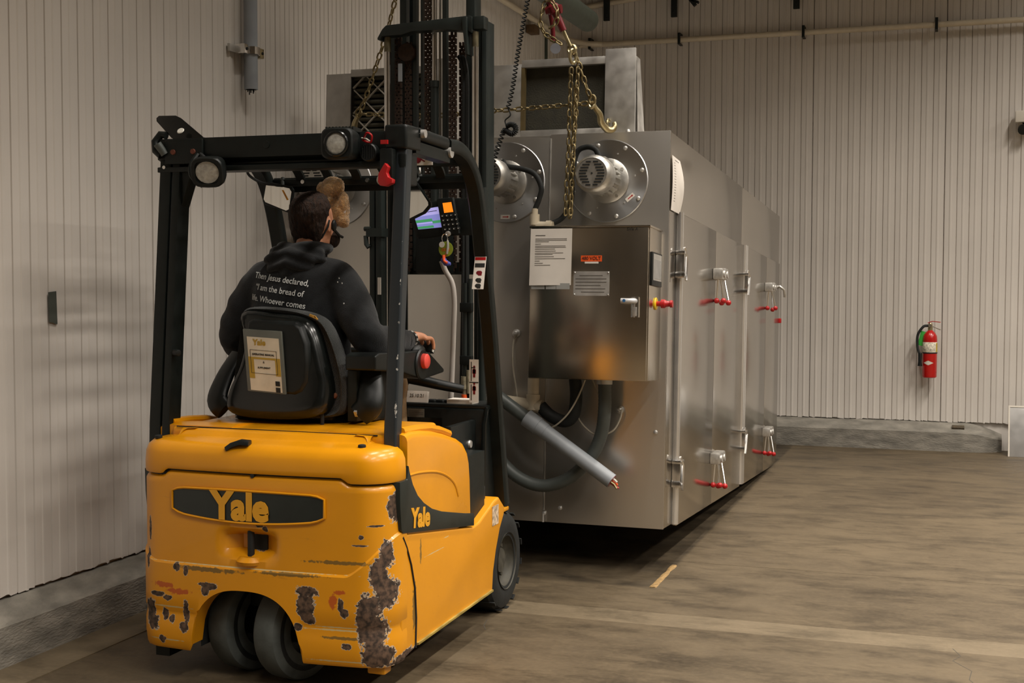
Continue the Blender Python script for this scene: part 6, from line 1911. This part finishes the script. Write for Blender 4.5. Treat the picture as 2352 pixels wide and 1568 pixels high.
# hair: short dark cap with stubble edge and beard
hr = Mesh()
n0 = 0
rg = []
for z, a, yb, yf in ((-.075, .064, -.079, -.035), (-.05, .073, -.088, -.012), (-.02, .079, -.098, .008), (.02, .083, -.105, .055), (.055, .082, -.105, .085), (.085, .074, -.096, .082), (.108, .058, -.074, .064), (.122, .032, -.042, .038), (.126, .010, -.014, .012)):
    rg.append([(a * math.cos(t), (yb + yf) / 2 + (yf - yb) / 2 * math.sin(t), z) for t in [2 * math.pi * i / 36 for i in range(36)]])
hr.loft(rg, True, True, True)
hr.xf(HT)
hme = modify(hr.raw(), .0045, 3)
for v in hme.vertices:
    p = v.co
    v.co = p + v.normal * (.0030 * noise.noise(V((p.x * 110, p.y * 110, p.z * 45))) + .003 * noise.noise(p * 35))
hair = link(hme, 'hair', MT['hair'], dr, 80)
bd_ = Mesh().ball(hx(.045, .055, -.085), (.030, .045, .040), 14, 10).ball(hx(-.045, .055, -.085), (.030, .045, .040), 14, 10).ball(hx(0, .085, -.105), (.045, .025, .030), 14, 10)
bd_.build('beard', MT['hair'], dr, remesh=.005, relax=3, smooth=80)
eh = Mesh().ball(hx(.090, .020, -.022), (.010, .016, .026), 12, 8)
eh.tube([hx(.088, .02, -.04), hx(.086, .05, -.07), hx(.075, .085, -.085)], .006, 8)
eh.tube([hx(.086, 0, .005), hx(.088, -.02, -.02), hx(.070, -.05, -.06)], .004, 6)
eh.build('headset', MT['blackp'], dr, label='black ear headset')
wt = Mesh().tube([W0 + V((.040 * math.cos(a), -.012 + .004 * math.sin(a), .033 * math.sin(a) + .004)) for a in [2 * math.pi * i / 24 for i in range(24)]], 1, closed=True, sec=[(-.004, -.011), (.004, -.011), (.004, .011), (-.004, .011)], ref=(0, 1, 0)).build('wrist_band', MT['blackp'], dr, label='black link bracelet')
for i in range(12):
    a = 2 * math.pi * i / 12
    Mesh().obox(W0 + V((.043 * math.cos(a), -.012, .036 * math.sin(a) + .004)), (.005, .016, .010), Matrix.Rotation(-a, 3, 'Y')).build('bracelet_link', MT['galv'], wt)
# paint flecks on the right shoulder
for i, (x, z) in enumerate(((-2.335, 1.52), (-2.338, 1.505), (-2.32, 1.50), (-2.30, 1.42))):
    hit = bvh.ray_cast(V((x, 4.3, z)), V((0, 1, 0)))
    if hit[0] is not None:
        Mesh().ball(hit[0], (.003, .001, .004), 8, 6).build('paint_fleck', MT['wprint'], hood_top)
